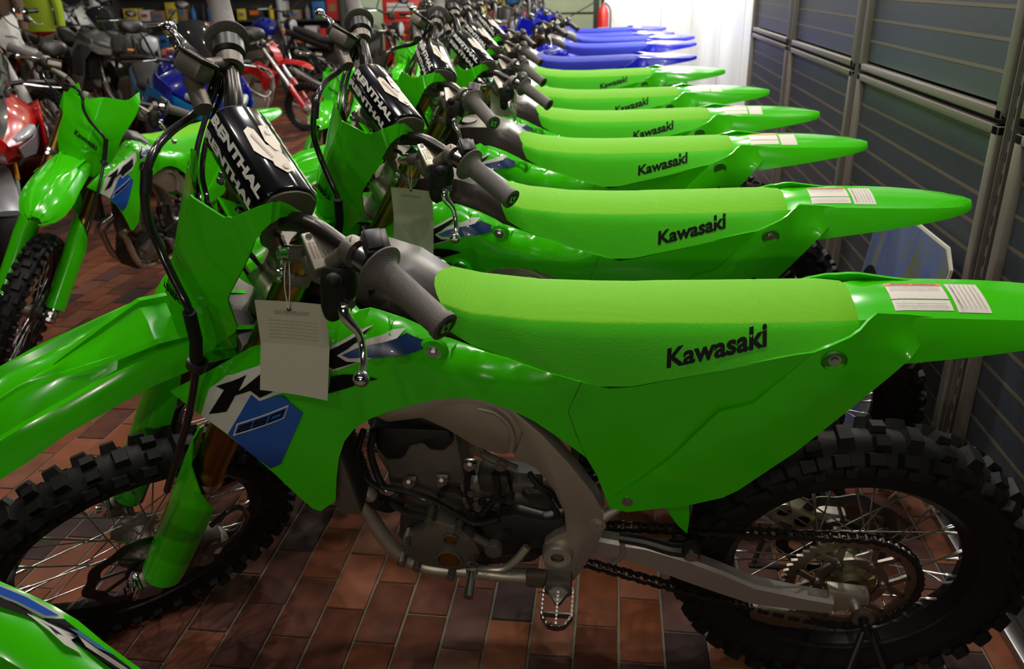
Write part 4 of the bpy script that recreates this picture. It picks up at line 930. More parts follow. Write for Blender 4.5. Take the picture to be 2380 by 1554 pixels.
    def onpad(s_, y, lift):
        i = max(j for j in range(len(cs) - 1) if Lp[j] <= s_ + 1e-9); t = (s_ - Lp[i]) / (Lp[i + 1] - Lp[i]); a, b = Vector(cs[i]), Vector(cs[i + 1]); p = a.lerp(b, t); d = (b - a).normalized(); nn = Vector((-d.y, d.x))
        if nn.dot(p) < 0: nn = -nn
        p = p * 1.0 + nn * (lift + .0006)
        return (pc.x + p.x, y, pc.z + p.y)
    def padtext(t, s0, s1, lift=.001, rev=False):
        f0 = lambda a, b: onpad(s0 + (s1 - s0) * b, (.090 - .180 * a) * (-1 if rev else 1), lift)
        return text_on(t, f0, .055)
    padtext('RENTHAL', .020, .034).build('pad_lettering', WHITE, pad, weld=False)
    padtext('RENTHAL', .046, .060).build('pad_lettering', WHITE, pad, weld=False)
    padtext('RENTHAL', .150, .134, rev=True).build('pad_lettering', WHITE, pad, weld=False)
    # pale chevron emblem in the middle
    LG = mat('emblem_pale', (.62, .55, .46), .4)
    def emb(pts, m, nm, lift, par):
        mb = MB(); V = [onpad(s_, y, lift) for s_, y in pts]; c = onpad(sum(p[0] for p in pts) / len(pts), sum(p[1] for p in pts) / len(pts), lift)
        mb.add(V, [tuple(range(len(V)))]); return mb.build(nm, m, par, weld=False)
    sc = Lp[3] + .016
    E1 = [(-.006, .058), (.004, .062), (.012, .056), (.0185, .018), (.006, .004), (-.002, .012)]
    E1 = [(-.017, .040), (-.010, .046), (-.004, .040), (-.001, .012), (.003, -.006), (-.004, -.020), (-.013, -.010), (-.019, .004)]
    E2 = [(.004, .046), (.012, .050), (.018, .044), (.021, .020), (.016, .000), (.006, .002), (.001, .018)]
    E3 = [(-.003, .012), (.012, .008), (.018, -.012), (.015, -.034), (.004, -.040), (-.006, -.026)]
    for E_ in (E1, E2, E3): emb([(sc + a * 1.15, b * 1.25 - .016) for a, b in E_], LG, 'pad_emblem', .0012, pad)
    DG = mat('emblem_line', (.40, .35, .28), .4)
    emb([(sc - .015, .022), (sc - .011, .026), (sc - .001, -.030), (sc - .005, -.033)], DG, 'emblem_line', .0018, pad); emb([(sc + .009, .032), (sc + .016, .032), (sc + .017, .022), (sc + .009, .022)], DG, 'emblem_line', .0018, pad); emb([(sc + .005, -.046), (sc + .013, -.044), (sc + .012, -.055), (sc + .005, -.056)], DG, 'emblem_line', .0018, pad)
    text_on('FATBAR', lambda a, b: bl(-.108 - .042 * a) + Vector((.0152 * math.sin(-.5 + 1.3 * b), 0, .0152 * math.cos(-.5 + 1.3 * b))), .03).build('bar_lettering', WHITE, hb, weld=False)
    # number plate
    A_, B_, C_, D_ = (-.2, 0, 1.290), (-.194, 0, 1.17), (-.186, 0, 1.078), (-.140, 0, .99)
    keys = list('EFGHIJKLMNO')
    near_ = dict(zip(keys, [(-.120, -.055, 1.005), (-.108, -.098, 1.105), (-.148, -.098, 1.176)] + [(-0.154,-0.118,1.271),(-0.182,-0.082,1.315),(-0.165,-0.094,1.342),(-0.135,-0.105,1.371),(-0.084,-0.098,1.35),(-0.089,-0.104,1.348),(-0.133,-0.114,1.345),(-0.154,-0.12,1.319)]))
    far_ = {k: (v[0], -v[1], v[2]) for k, v in near_.items()}
    far_.update(dict(zip('IJKLMNO', [(-0.174,0.035,1.27),(-0.169,0.07,1.278),(-0.172,0.085,1.31),(-0.158,0.1,1.296),(-0.143,0.11,1.265),(-0.128,0.115,1.229),(-0.115,0.12,1.199)])))
    V = [A_, B_, C_, D_] + [near_[k] for k in keys] + [far_[k] for k in keys]
    ix = {k: 4 + i for i, k in enumerate(keys)}; ix.update(A=0, B=1, C=2, D=3)
    Ff = [('A', 'I', 'H', 'B'), ('B', 'H', 'G'), ('B', 'G', 'C'), ('C', 'G', 'F'), ('C', 'F', 'E', 'D'), ('I', 'J', 'O', 'H'), ('J', 'K', 'N', 'O'), ('K', 'L', 'M', 'N')]
    F = [tuple(ix[k] for k in q) for q in Ff] + [tuple((ix[k] + 11 if ix[k] > 3 else ix[k]) for k in q)[::-1] for q in Ff]
    mb = MB(); mb.add(V, F); me = mb.mesh('number_plate', GREEN, 18)
    bm = bmesh.new(); bm.from_mesh(me)
    bmesh.ops.bevel(bm, geom=[e for e in bm.edges if len(e.link_faces) == 2 and e.calc_face_angle(0) > .12], offset=.006, segments=3, affect='EDGES')
    bmesh.ops.recalc_face_normals(bm, faces=bm.faces)
    ex_ = bmesh.ops.solidify(bm, geom=bm.faces[:], thickness=.0035)
    bm.to_mesh(me); bm.free(); me.polygons.foreach_set('use_smooth', [True] * len(me.polygons)); me.set_sharp_from_angle(angle=math.radians(28))
    npl = new_obj('number_plate', me, root, SM_); npl['steered'] = 1
    mb = MB(); 
    def plt(a, b):
        y = .068 - .085 * a; z = 1.030 + .016 * b + .045 * a * -1 + .045; t = abs(y) / .10
        return (-.194 + .048 * t - .006, y, z - .01)
    def onplate(y, z):
        # outer face of the lower plate
        o = Vector((-.6, y, z)); best = None
        for q in F:
            P3 = [Vector(V[i]) for i in q]
            for k in range(1, len(P3) - 1):
                n_ = (P3[k] - P3[0]).cross(P3[k + 1] - P3[0])
                if abs(n_.x) < 1e-9: continue
                x = P3[0].x - (n_.y * (y - P3[0].y) + n_.z * (z - P3[0].z)) / n_.x
                ok = inpoly((y, z), [(p.y, p.z) for p in (P3[0], P3[k], P3[k + 1])])
                if ok and (best is None or x < best): best = x
        return best if best is not None else -.19
    def kp(a, b):
        y = -.004 - .058 * (1 - a) if False else .062 - .060 * a; y = .046 - .082 * a; z = 1.128 - .030 * a + .018 * b
        return (onplate(y, z) - .0045, y, z)
    text_on('Kawasaki', kp, .03).build('plate_lettering', BLKD, npl, weld=False)
    mb = MB(); mb.prism([(-.165, -.012, 1.300), (-.165, -.058, 1.300), (-.12, -.058, 1.285), (-.12, -.012, 1.285)], (0, 0, -.004), .001); mb.build('plate_tab', GREEN, npl)
    mb = MB(); mb.bolt((-.137, -.035, 1.291), (0, 0, 1), .0055, .006); mb.build('plate_bolt', STEEL, npl)
    # front fender
    FS = [(-.02, 1.050, .050, 1.045, .066, 1.015), (-.12, 1.06, .055, 1.050, .075, 1.005), (-.20, 1.045, .056, 1.022, .083, .975), (-.25, 1.0, .058, .985, .087, .943), (-.32, .945, .060, .928, .092, .892), (-.37, .905, .062, .888, .096, .838), (-.41, .86, .058, .842, .088, .785), (-.44, .81, .045, .795, .068, .745), (-.457, .77, .028, .76, .042, .725), (-.465, .745, .012, .74, .018, .715)]
    secs = []
    for x, zc, wr, zr, we, ze in FS:
        v = .005 + .042 * max(0, min(1, (x + .33) / .14)); dp = .010 * max(0, min(1, (x + .33) / .10)); cw_ = wr * .8
        v = min(v, wr * .7); dz = zc - zr
        h = [(x, -we, ze), (x, -(we * .8 + wr * .2), ze + (zr - ze) * .30), (x, -(wr + .016), zr - (zr - ze) * .42), (x, -(wr + .008), zr - (zr - ze) * .16), (x, -wr, zr), (x, -(wr * .8), zr - (.006 if x > -.6 else 0)), (x, -(v + .012), zr + dz * .62), (x, -(v + .003), zr + dz * .72), (x, -v, zr + dz * .75 - dp), (x, 0, zc - dp * 1.1 - (0 if dp > 0 else 0))]
        top = h + [(a, -b, c) for a, b, c in h[::-1][1:]]
        bot = [(a, b * .95, c - .005) for a, b, c in top[::-1]]
        secs.append(top + bot)
    ff = Q(MB().loft(secs), 'front_fender', GREEN, ang=22)
    # hoses and cables
    h1 = [(-0.109,0.2,1.388),(-0.117,0.18,1.342),(-0.15,0.15,1.322),(-0.188,0.12,1.315),(-0.23,0.07,1.312),(-0.251,0.03,1.288),(-0.243,0.01,1.239),(-0.227,-0.02,1.205),(-0.212,-0.06,1.178),(-0.2,-0.09,1.158),(-0.188,-0.105,1.127),(-0.17,-0.118,1.058),(-0.156,-0.128,0.948),(-0.151,-0.136,0.819),(-0.146,-0.137,0.745)]
    bh = Q(MB().tube(h1, .0064, 12, smooth=5), 'brake_line', HOSE)
    mb = MB(); q = [Vector(a) for a in [(-0.248,0.04,1.3),(-0.25,0.02,1.274)]]; mb.tube(q, .0084, 12); mb.build('line_sleeve', RUB, bh); mb = MB(); q = [Vector(a) for a in [(-0.2,-0.1,1.155),(-0.18,-0.11,1.104),(-0.17,-0.118,1.058)]]; mb.tube(q, .0098, 12); mb.build('line_sleeve', RUB, bh)
    mb = MB(); q = Vector([(-0.169,-0.118,1.058)][0]); mb.lathe([(.012, -.008), (.016, -.006), (.016, .006), (.012, .008)], q, 'z', 18); mb.build('line_clip', BLACKP, bh)
    for off in (-.006, .006):
        c1_ = [Vector(a) + Vector((off, 0, 0)) for a in [(-0.077,0.25,1.381),(-0.077,0.23,1.334),(-0.1,0.19,1.301),(-0.126,0.14,1.277),(-0.14,0.1,1.257),(-0.14,0.07,1.239),(-0.139,0.03,1.229)]] + [Vector((-.02, .03, 1.12)), Vector((.04, .04, 1.02))]
        Q(MB().tube(c1_, .0042, 10, smooth=5), 'throttle_cable', HOSE)
    c2_ = [(-0.109,-0.13,1.302),(-0.098,-0.1,1.292),(-0.083,-0.06,1.27)] + [(-.12, .02, 1.22), (-.05, .0, 1.12)]
    Q(MB().tube(c2_, .0045, 10, smooth=5), 'clutch_line', HOSE)
    c3_ = [(-.05, -.02, 1.30), (-.02, .05, 1.33)] + [(0.013,0,1.277),(0.042,-0.02,1.259),(0.07,-0.03,1.221)] + [(-.0, -.05, 1.15)]
    mb = MB(); mb.tube([(-.10, .0, 1.235), (-.10, .03, 1.25), (-.06, .07, 1.27), (-.02, .03, 1.26), (.02, -.03, 1.24), (0, -.07, 1.15)], .0055, 10, smooth=5); Q(mb, 'vent_hose', HOSE)
    return root
# ------------------------------------------------------------------ the motorcycles
kx = build_kx()
KIDS = {}
def index_kids():
    KIDS.clear()
    for o in bpy.data.objects:
        if o.parent: KIDS.setdefault(o.parent.name, []).append(o)
BASE = {}
bpy.context.view_layer.update()
for c in list(bpy.data.objects):
    if c.parent == kx and c.get('steered'): c['sid'] = len(BASE); BASE[c['sid']] = steer_m(DELTA).inverted() @ c.matrix_local
def place(root, x, y, lean=PHI, yaw=0., delta=DELTA, s=1.):
    root.location = (x, y, 0); root.rotation_euler = (lean, 0, yaw); root.scale = (s, s, s)
    for c in KIDS.get(root.name, []):
        if c.get('steered'): c.matrix_local = steer_m(delta) @ BASE[c['sid']]
# a joined set of spokes for wheels seen from afar
index_kids()
SPK = {}
for w in KIDS[kx.name]:
    if w.name.split('.')[0] in ('rear_wheel', 'front_wheel'):
        mb = MB()
        for c in KIDS[w.name]:
            if c.name.startswith('spoke'): mb.add([v.co for v in c.data.vertices], [tuple(p.vertices) for p in c.data.polygons])
        SPK[w.name] = mb.mesh('spokes', SPOKE, 60, weld=False)
_mc = {}
def recol(me, cm, key):
    if not cm or not me or not any(m and m.name in cm for m in me.materials): return me
    k = (me.name, key)
    if k not in _mc:
        n = me.copy()
        for i, m in enumerate(n.materials):
            if m and m.name in cm: n.materials[i] = cm[m.name]
        _mc[k] = n
    return _mc[k]
def copy_tree(o, parent=None, skip=(), cm=None, key='', far=False, depth=0):
    c = o.copy(); COL.objects.link(c); c.parent = parent
    if c.data: c.data = recol(c.data, cm, key)
    if 'label' in c.keys() and depth == 0: del c['label']
    spk = False
    for ch in KIDS.get(o.name, []):
        b = ch.name.split('.')[0]
        if b in skip: continue
        if far and b == 'spoke':
            if not spk:
                spk = True; s_ = bpy.data.objects.new('spokes', SPK[o.name]); COL.objects.link(s_); s_.parent = c; s_['kind'] = 'stuff'
            continue
        copy_tree(ch, c, skip, cm, key, far, depth + 1)
    return c
GRP = 'green motocross bikes in the row by the slatwall'
def bike(label, x, y, lean=PHI, yaw=0., delta=DELTA, s=1., skip=(), cm=None, key='', far=True, group=None):
    index_kids(); b = copy_tree(kx, None, skip, cm, key, far); index_kids(); place(b, x, y, lean, yaw, delta, s)
    tag(b, label, 'motorcycle', group); return b
TINY = ('lettering', 'lid_lettering', 'screw', 'lid_screws', 'weld_bead', 'engine_fitting', 'cover_bolts', 'cylinder_studs', 'cap_ring', 'pivot_bolt', 'slider_bolt', 'axle', 'plate_bolt', 'grip_logo', 'emblem_line', 'sprocket_bolts')
bike('second green motocross bike, its rear fender tip in front of the leaning poster', .499, 2.168, far=False, group=GRP, delta=DELTA - .03)
bike('third green motocross bike in the row, no hang tag on its bars', .470, 2.915, far=True, group=GRP, delta=DELTA - .36, skip=TINY[:6])
bike('fourth green motocross bike in the row, pale hang tag beside its grip', .466, 3.560, far=True, group=GRP, delta=DELTA - .02, skip=TINY)
bike('fifth green motocross bike in the row, between the tagged one and the last', .395, 4.265, far=True, group=GRP, delta=DELTA - .04, skip=TINY)
bike('farthest green motocross bike in the row, next to the blue bikes', .308, 5.215, far=True, group=GRP, delta=DELTA - .06, skip=TINY)
# blue motocross bikes
BLU = mat('blue_plastic', (.006, .014, .50), .26, 0, .3, .1); BLUS = mat('blue_seat', (.015, .03, .38), .6, 0, .15); BLUD = mat('blue_seat_side', (.010, .018, .30), .6, 0, .15)
cmb = {'green_plastic': BLU, 'green_seat_top': BLUS, 'green_seat_side': BLUD, 'decal_black': BLU, 'grip_grey': BLACKP, 'bar_dark_anodised': BLACKP, 'logo_green': BLACKP, 'decal_blue_fade': BLU, 'decal_navy_fade': BLU, 'green_dark_recess': BLU}
SKB = TINY + ('bar_pad', 'seat_lettering', 'number_lettering', 'plate_lettering', 'vent_shade', 'label_stripe', 'noise_label', 'disclaimer_label')
for i, (x, y, d, lb) in enumerate(((.235, 6.20, .55, 'nearest blue motocross bike, right behind the green row'), (.345, 7.50, .6, 'second blue motocross bike beyond the green row'), (.40, 8.35, .6, 'third blue motocross bike, its fender reaching farthest right of the blue ones'), (.26, 9.0, .55, 'fourth blue motocross bike, second from the white end wall'), (.23, 9.95, .5, 'last blue motocross bike, nearest the white end wall'))):
    bike(lb, x, y, delta=d, cm=cmb, key='blue', skip=SKB, group='blue motocross bikes before the white wall')
# facing row
SKG = TINY + ('seat_lettering',)
small_green = bike('smaller green motocross bike facing the camera at left, plate toward us', -1.90, 4.011, .139, 1.268, .659, .878, skip=('warning_label', 'noise_label', 'disclaimer_label', 'bar_pad', 'spokes'), group='green bikes in the opposite row')
for c in KIDS[small_green.name]:
    if c.name.startswith('number_plate'): c.matrix_local = c.matrix_local @ Matrix.Translation((-.17, -.012, 1.18)) @ Matrix.Diagonal((1, 1.22, 1.16, 1)) @ Matrix.Translation((.17, 0, -1.17))
bike('green motocross bike facing us, seen beyond the second bike front hose', -1.72, 6.05, .12, 1.45, .25, .78, skip=SKG + ('bar_pad',), group='green bikes in the opposite row')
bike('farthest green bike of the opposite row, only its fender edge showing between bars', -1.85, 8.3, .12, 1.5, .2, .8, skip=SKG + ('bar_pad',), group='green bikes in the opposite row')
REDP = mat('red_plastic', (.42, .008, .008), .25, 0, .5, .3); BSEAT = mat('black_seat', (.015, .015, .016), .55); WHP = mat('white_plastic', (.42, .42, .42), .3); ORP = mat('orange_plastic', (.75, .13, .01), .3)
GREYP = mat('grey_plastic', (.25, .26, .28), .35)
cmr = {'green_plastic': REDP, 'green_seat_top': BSEAT, 'green_seat_side': BSEAT, 'decal_blue_fade': REDP, 'decal_navy_fade': BLKD, 'gold_anodised_fork': mat('silver_fork', (.6, .6, .62), .3, .9), 'grip_grey': BLACKP, 'cast_metal_grey': mat('silver_case', (.55, .54, .5), .4, .6), 'cast_metal_dark': mat('silver_case', (.55, .54, .5), .4, .6), 'green_dark_recess': REDP}
bike('small red trail bike with black seat and silver engine, facing right', -4.25, 8.75, -.12, 3.05, .1, .74, skip=SKG + ('bar_pad', 'number_lettering', 'vent_shade'), cm=cmr, key='red', group='red bikes in the middle of the shop')
bike('red and black motard parked behind the small green bike', -4.12, 7.98, -.1, 2.3, .1, .92, skip=SKG + ('bar_pad', 'number_lettering'), cm=dict(cmr, cast_metal_grey=CAST, cast_metal_dark=DARKC, gold_anodised_fork=BLACKP), key='red2', group='red bikes in the middle of the shop')
cmo = {'green_plastic': WHP, 'green_seat_top': BSEAT, 'green_seat_side': ORP, 'decal_blue_fade': ORP, 'decal_navy_fade': BLKD, 'decal_white': ORP, 'gold_anodised_fork': mat('white_fork', (.6, .6, .6), .3), 'aluminium_satin': ORP, 'grip_grey': BLACKP, 'green_dark_recess': WHP}
bike('white and orange enduro bike with pale fork legs at far left', -5.95, 7.6, -.1, 2.55, .1, 1., skip=SKG + ('bar_pad', 'number_lettering'), cm=cmo, key='orange', group='white and orange off-road bikes')
bike('white and red enduro bike at the back, left of the tall lever', -8.2, 11.6, -.1, 2.9, .1, 1., skip=SKG + ('bar_pad', 'number_lettering'), cm=dict(cmo, green_seat_side=REDP, aluminium_satin=DARKC, decal_white=REDP, decal_blue_fade=REDP), key='wr', group='white and orange off-road bikes')
place(kx, .48291, 1.4946); tag(kx, 'nearest green motocross bike, filling the foreground, with a hang tag on its clutch side', 'motorcycle', GRP)

# ------------------------------------------------------------------ road bikes
def osec(x, hw, z0, z1, p=2.4, n=14, dy=0.):
    zc, zh = (z0 + z1) / 2, (z1 - z0) / 2; out = []
    for k in range(n):
        a = 2 * math.pi * (k + .5) / n; c, s = math.cos(a), math.sin(a)
        out.append((x, dy + hw * math.copysign(abs(c) ** (2 / p), c), zc + zh * math.copysign(abs(s) ** (2 / p), s)))
    return out
def street_wheel(root, x, r, w, nm):
    hub = MB(); hub.lathe([(.012, -.06), (.035, -.055), (.035, .055), (.012, .06)], n=16); p = hub.build(nm, DARKC, root, Matrix.Translation((x, 0, r)))
    t = MB(); t.lathe([(r - .075, -w * .8), (r - .03, -w), (r - .008, -w * .6), (r, 0), (r - .008, w * .6), (r - .03, w), (r - .075, w * .8), (r - .08, 0)], n=40, closed=True); t.build('tire', RUB, p)
    m = MB(); m.lathe([(r - .07, -w * .75), (r - .095, -w * .6), (r - .095, w * .6), (r - .07, w * .75)], n=40, closed=True)
    for k in range(5):
        a = 2 * math.pi * k / 5
        for q in (-.12, .12): m.tube([(.03 * math.cos(a), 0, .03 * math.sin(a)), ((r - .09) * math.cos(a + q), 0, (r - .09) * math.sin(a + q))], [.016, .010], 6)
    m.build('rim', RIMM, p)
    for s in (-1, 1):
        d = MB(); d.lathe([(.09, s * .07), (.15, s * .07), (.15, s * .075), (.09, s * .075)], n=32, closed=True)
        for k in range(5): a = 2 * math.pi * k / 5; d.tube([(.04 * math.cos(a), s * .07, .04 * math.sin(a)), (.1 * math.cos(a), s * .072, .1 * math.sin(a))], .006, 5)
        d.build('brake_disc', STEEL, p)
        if nm == 'rear_wheel': break
def street_bike(label, x, y, yaw, main, second, sport=True, lean=.1, s=1., fork=None, group=None, screen=True, tankm=None, word=None, seatm=None):
    root = empty('road_bike'); P = lambda mb, n, m, par=None, **k: mb.build(n, m, par or root, **k)
    street_wheel(root, 0, .315, .085, 'rear_wheel'); street_wheel(root, -1.39, .30, .06, 'front_wheel')
    fork = fork or BLACKP
    for q in (-.1, .1):
        fk = P(MB().tube([(-1.385, q, .31), (-1.30, q, .55)], .02, 12), 'fork_leg', CHROME); P(MB().tube([(-1.30, q, .55), (-1.13, q, .98)], .027, 12), 'fork_outer', fork, fk)
        P(MB().bbox((-1.36, q * .95, .33), (.06, .035, .12), .01), 'brake_caliper', DARKC, fk)
    P(MB().loft([osec(-1.39 + .31 * -math.cos(a), .062, .30 + .33 * math.sin(a) - .012, .30 + .33 * math.sin(a) + .014, 2.2, 10) for a in (.5, .9, 1.3, 1.7, 2.1, 2.5)]), 'front_fender', second)
    P(MB().bbox((-1.14, 0, .96), (.05, .26, .03), .008), 'triple_clamp', DARKC)
    P(MB().loft([osec(-1.06, .05, .62, .90), osec(-.85, .13, .45, .80), osec(-.55, .13, .40, .74), osec(-.35, .09, .42, .62)]), 'frame', DARKC)
    e = P(MB().loft([osec(-.98, .10, .30, .60), osec(-.85, .17, .22, .62, 4), osec(-.60, .18, .22, .58, 4), osec(-.45, .12, .28, .50)]), 'engine', CAST)
    for q in (-1, 1): mb = MB(); mb.lathe([(.0005, q * .205), (.07, q * .20), (.085, q * .18), (.085, q * .15)], (-.66, 0, .36), 'y', 22); P(mb, 'engine_cover', CAST, e)
    P(MB().box((-1.03, 0, .55), (.03, .30, .26)), 'radiator', DARKC)
    for q in (-1, 1): P(MB().tube([(-.52, q * .11, .40), (-.25, q * .12, .36), (0, q * .12, .315)], [.035, .03, .022], 10), 'swingarm', DARKC)
    P(MB().tube([(-.92, .06, .32), (-.85, .05, .16), (-.55, .05, .14), (-.30, .13, .25), (.05, .16, .42), (.10, .16, .44)], [.02, .02, .03, .045, .05, .04], 12, smooth=3), 'exhaust', STEEL)
    P(MB().loft([osec(-1.05, .06, .82, .90), osec(-.98, .13, .76, .98), osec(-.85, .15, .74, 1.03), osec(-.70, .13, .74, 1.0), osec(-.58, .08, .74, .90)]), 'fuel_tank', tankm or main, ang=60)
    P(MB().loft([osec(-.62, .08, .76, .86), osec(-.45, .13, .74, .83), osec(-.28, .14, .75, .84), osec(-.20, .12, .78, .88), osec(-.02, .10, .84, .94), osec(.10, .06, .90, .96)]), 'seat', seatm or BSEAT, ang=60)
    P(MB().loft([osec(-.40, .11, .66, .76), osec(-.15, .12, .72, .84), osec(.08, .09, .80, .91), osec(.22, .04, .86, .92)]), 'tail_cowl', second, ang=60)
    P(MB().bbox((.23, 0, .86), (.02, .10, .03), .006), 'tail_lamp', mat('tail_lamp_red', (.35, .01, .01), .2))
    P(MB().tube([(.12, 0, .84), (.28, 0, .62), (.30, 0, .56)], [.03, .02, .012], 8), 'plate_bracket', BLACKP)
    bz = 1.0 if sport else 1.12
    hb = P(MB().tube([(-1.00, -.36, bz), (-1.10, -.24, bz + .01), (-1.12, 0, bz - .02), (-1.10, .24, bz + .01), (-1.00, .36, bz)], .012, 10, smooth=3), 'handlebar', BLACKP)
    for q in (-1, 1):
        P(MB().tube([(-1.065, q * .27, bz + .006), (-.985, q * .385, bz)], .018, 12), 'grip', RUB, hb)
        P(MB().tube([(-1.12, q * .22, bz), (-1.13, q * .30, bz - .01), (-1.06, q * .40, bz - .02)], .006, 8), 'lever', STEEL, hb)
        m = P(MB().tube([(-1.10, q * .22, bz), (-1.18, q * .30, bz + .13), (-1.16, q * .33, bz + .17)], .007, 8), 'mirror_stalk', BLACKP, hb)
        P(MB().loft([osec(-1.19, .05, bz + .15, bz + .21, dy=q * .36), osec(-1.17, .07, bz + .14, bz + .22, dy=q * .36), osec(-1.15, .065, bz + .145, bz + .215, dy=q * .36)]), 'mirror', BLACKP, hb, ang=60)
    if sport:
        def nsec(x, hw, zb, zt, zm, cw2): return [(x, -cw2, zt), (x, 0, zt + .012), (x, cw2, zt), (x, hw * .8, zm + (zt - zm) * .45), (x, hw, zm), (x, hw * .72, zb + .03), (x, hw * .3, zb), (x, -hw * .3, zb), (x, -hw * .72, zb + .03), (x, -hw, zm), (x, -hw * .8, zm + (zt - zm) * .45)]
        cw_ = P(MB().loft([nsec(-1.70, .035, .74, .79, .765, .015), nsec(-1.64, .09, .69, .84, .775, .03), nsec(-1.54, .15, .66, .92, .80, .045), nsec(-1.42, .20, .66, .98, .83, .06), nsec(-1.28, .24, .68, 1.00, .86, .09), nsec(-1.14, .26, .72, .96, .88, .12)]), 'nose_cowl', main, ang=24)
        mb = MB(); mb.loft([[(x, -w, z), (x, 0, z + .014), (x, w, z)] for x, w, z in ((-1.69, .018, .80), (-1.64, .045, .842), (-1.54, .07, .917), (-1.42, .085, .972), (-1.30, .095, .998))], closed=False); P(mb, 'nose_panel', GRYD, cw_)
        for q in (-1, 1):
            mb = MB(); mb.prism([(-1.66, q * .075, .755), (-1.50, q * .165, .785), (-1.34, q * .225, .83), (-1.30, q * .235, .76), (-1.46, q * .175, .70), (-1.60, q * .10, .70)], (0, q * .006, 0), .002); P(mb, 'lower_cowl', second, cw_)
        for q in (-1, 1):
            P(MB().loft([osec(-1.655, .02, .775, .80, dy=q * .06), osec(-1.59, .03, .785, .825, dy=q * .115), osec(-1.50, .02, .80, .845, dy=q * .165)]), 'headlight', mat('lamp_glass', (.3, .32, .35), .08), cw_)
            sd = [(-1.42, q * .235, .86), (-1.20, q * .265, .93), (-.95, q * .24, .88), (-.72, q * .20, .72), (-.60, q * .18, .50), (-.70, q * .19, .30), (-.95, q * .22, .24), (-1.12, q * .25, .42), (-1.22, q * .265, .62), (-1.40, q * .245, .74)]
            sp = P(MB().prism(sd, (0, -q * .012, 0), .004), 'side_fairing', main, ang=40)
            lo = [(-1.12, q * .262, .44), (-.95, q * .235, .42), (-.66, q * .20, .44), (-.60, q * .19, .40), (-.70, q * .20, .28), (-.95, q * .23, .225)]
            P(MB().prism(lo, (0, q * .006, 0), .002), 'belly_panel', second, sp)
            st = [(-1.40, q * .250, .80), (-1.10, q * .275, .86), (-.80, q * .232, .74), (-.84, q * .235, .70), (-1.12, q * .275, .80), (-1.40, q * .250, .77)]
            P(MB().prism(st, (0, q * .004, 0)), 'fairing_stripe', mat('stripe_' + second.name, tuple(second.node_tree.nodes['Principled BSDF'].inputs[0].default_value)[:3], .3), sp)
            if word: text_on(word, lambda a, b: (-1.20 + .30 * (a if q < 0 else 1 - a), q * (.262 - .03 * abs((a if q < 0 else 1 - a) - .1)) + q * .016, .845 + .05 * b - .02 * (a if q < 0 else 1 - a)), .03).build('fairing_lettering', WHITE, sp, weld=False)
        if screen:
            sc = []
            for x_, hw, zc in ((-1.52, .10, 1.0), (-1.42, .14, 1.10), (-1.30, .16, 1.19), (-1.18, .15, 1.24)):
                sc.append([(x_ + .12 * abs(math.sin(a)) ** 2, hw * math.sin(a), zc - (1 - math.cos(a)) * .12) for a in [(-1.3 + 2.6 * k / 10) for k in range(11)]])
            mb = MB(); mb.loft(sc + [[(a, b * .97, c - .003) for a, b, c in q] for q in sc[::-1]], caps=False, closed=False); P(mb, 'windscreen', mat('smoked_screen', (.04, .045, .05), .06, 0, .5, transm=.6), ang=70)
    else:
        mb = MB(); mb.lathe([(.0005, -1.33), (.05, -1.33), (.085, -1.31), (.09, -1.27), (.06, -1.20), (.02, -1.18)], (0, 0, .92), 'x', 24); hl = P(mb, 'headlight', second)
        mb = MB(); mb.lathe([(.0005, -1.345), (.05, -1.342), (.078, -1.325)], (0, 0, .92), 'x', 24); P(mb, 'lamp_lens', mat('lamp_glass', (.3, .32, .35), .08), hl)
        P(MB().bbox((-1.20, 0, 1.06), (.05, .12, .08), .02), 'instrument', BLACKP)
    for q in (-1, 1): P(MB().bbox((-1.28, q * .17, .86), (.03, .06, .02), .008), 'indicator', mat('amber', (.7, .22, .01), .3))
    P(MB().tube([(-.55, -.12, .22), (-.50, -.26, .01)], .01, 8), 'side_stand', BLACKP)
    root.location = (x, y, 0); root.rotation_euler = (lean, 0, yaw); root.scale = (s, s, s)
    tag(root, label, 'motorcycle', group); return root
GS = mat('gold_street_fork', (.6, .25, .02), .25, .9); BLUP = mat('deep_blue_paint', (.006, .012, .26), .2, 0, .5, .5); REDD = mat('deep_red_paint', (.38, .006, .006), .2, 0, .5, .5); SILP = mat('silver_paint', (.26, .26, .28), .3, .5); CYAN = mat('cyan_blue', (.01, .22, .55), .3); GRYD = mat('dark_grey_paint', (.03, .032, .036), .3, 0, .5, .3)
RB = 'road bikes parked across the shop'
street_bike('red sport bike with grey panel and gold fork at left edge', -3.98, 4.62, 2.36, REDD, SILP, True, fork=GS, group=RB, word='YAMAHA')
street_bike('deep blue sport bike with clear screen behind the small green bike', -3.38, 5.80, 2.33, BLUP, CYAN, True, group=RB)
street_bike('black naked bike with grey tank behind the blue sport bike', -5.4, 8.95, 2.3, SILP, GRYD, False, group=RB)
street_bike('blue tanked cruiser beside the tall grip', -5.7, 12.2, 2.8, BLUP, BLACKP, False, group=RB)
street_bike('white and red sport bike at the back left', -9.2, 12.6, 2.6, WHP, REDP, True, group=RB)
street_bike('grey sport bike at the back behind the brake lever', -7.1, 10.6, 2.5, SILP, WHP, True, group=RB)
street_bike('black cruiser behind the red trail bike', -3.9, 10.6, 3.0, GRYD, BLACKP, False, group=RB)
street_bike('black touring bike with dark screen behind the second bar pad', -3.0, 13.0, 1.9, GRYD, GRYD, True, group=RB)
street_bike('black naked bike with silver tank right of the second pad', -2.05, 11.0, 1.6, SILP, GRYD, False, group=RB)
street_bike('dark naked bike among the upright forks near the blue bikes', -1.35, 12.2, 1.6, GRYD, BLACKP, False, group=RB)
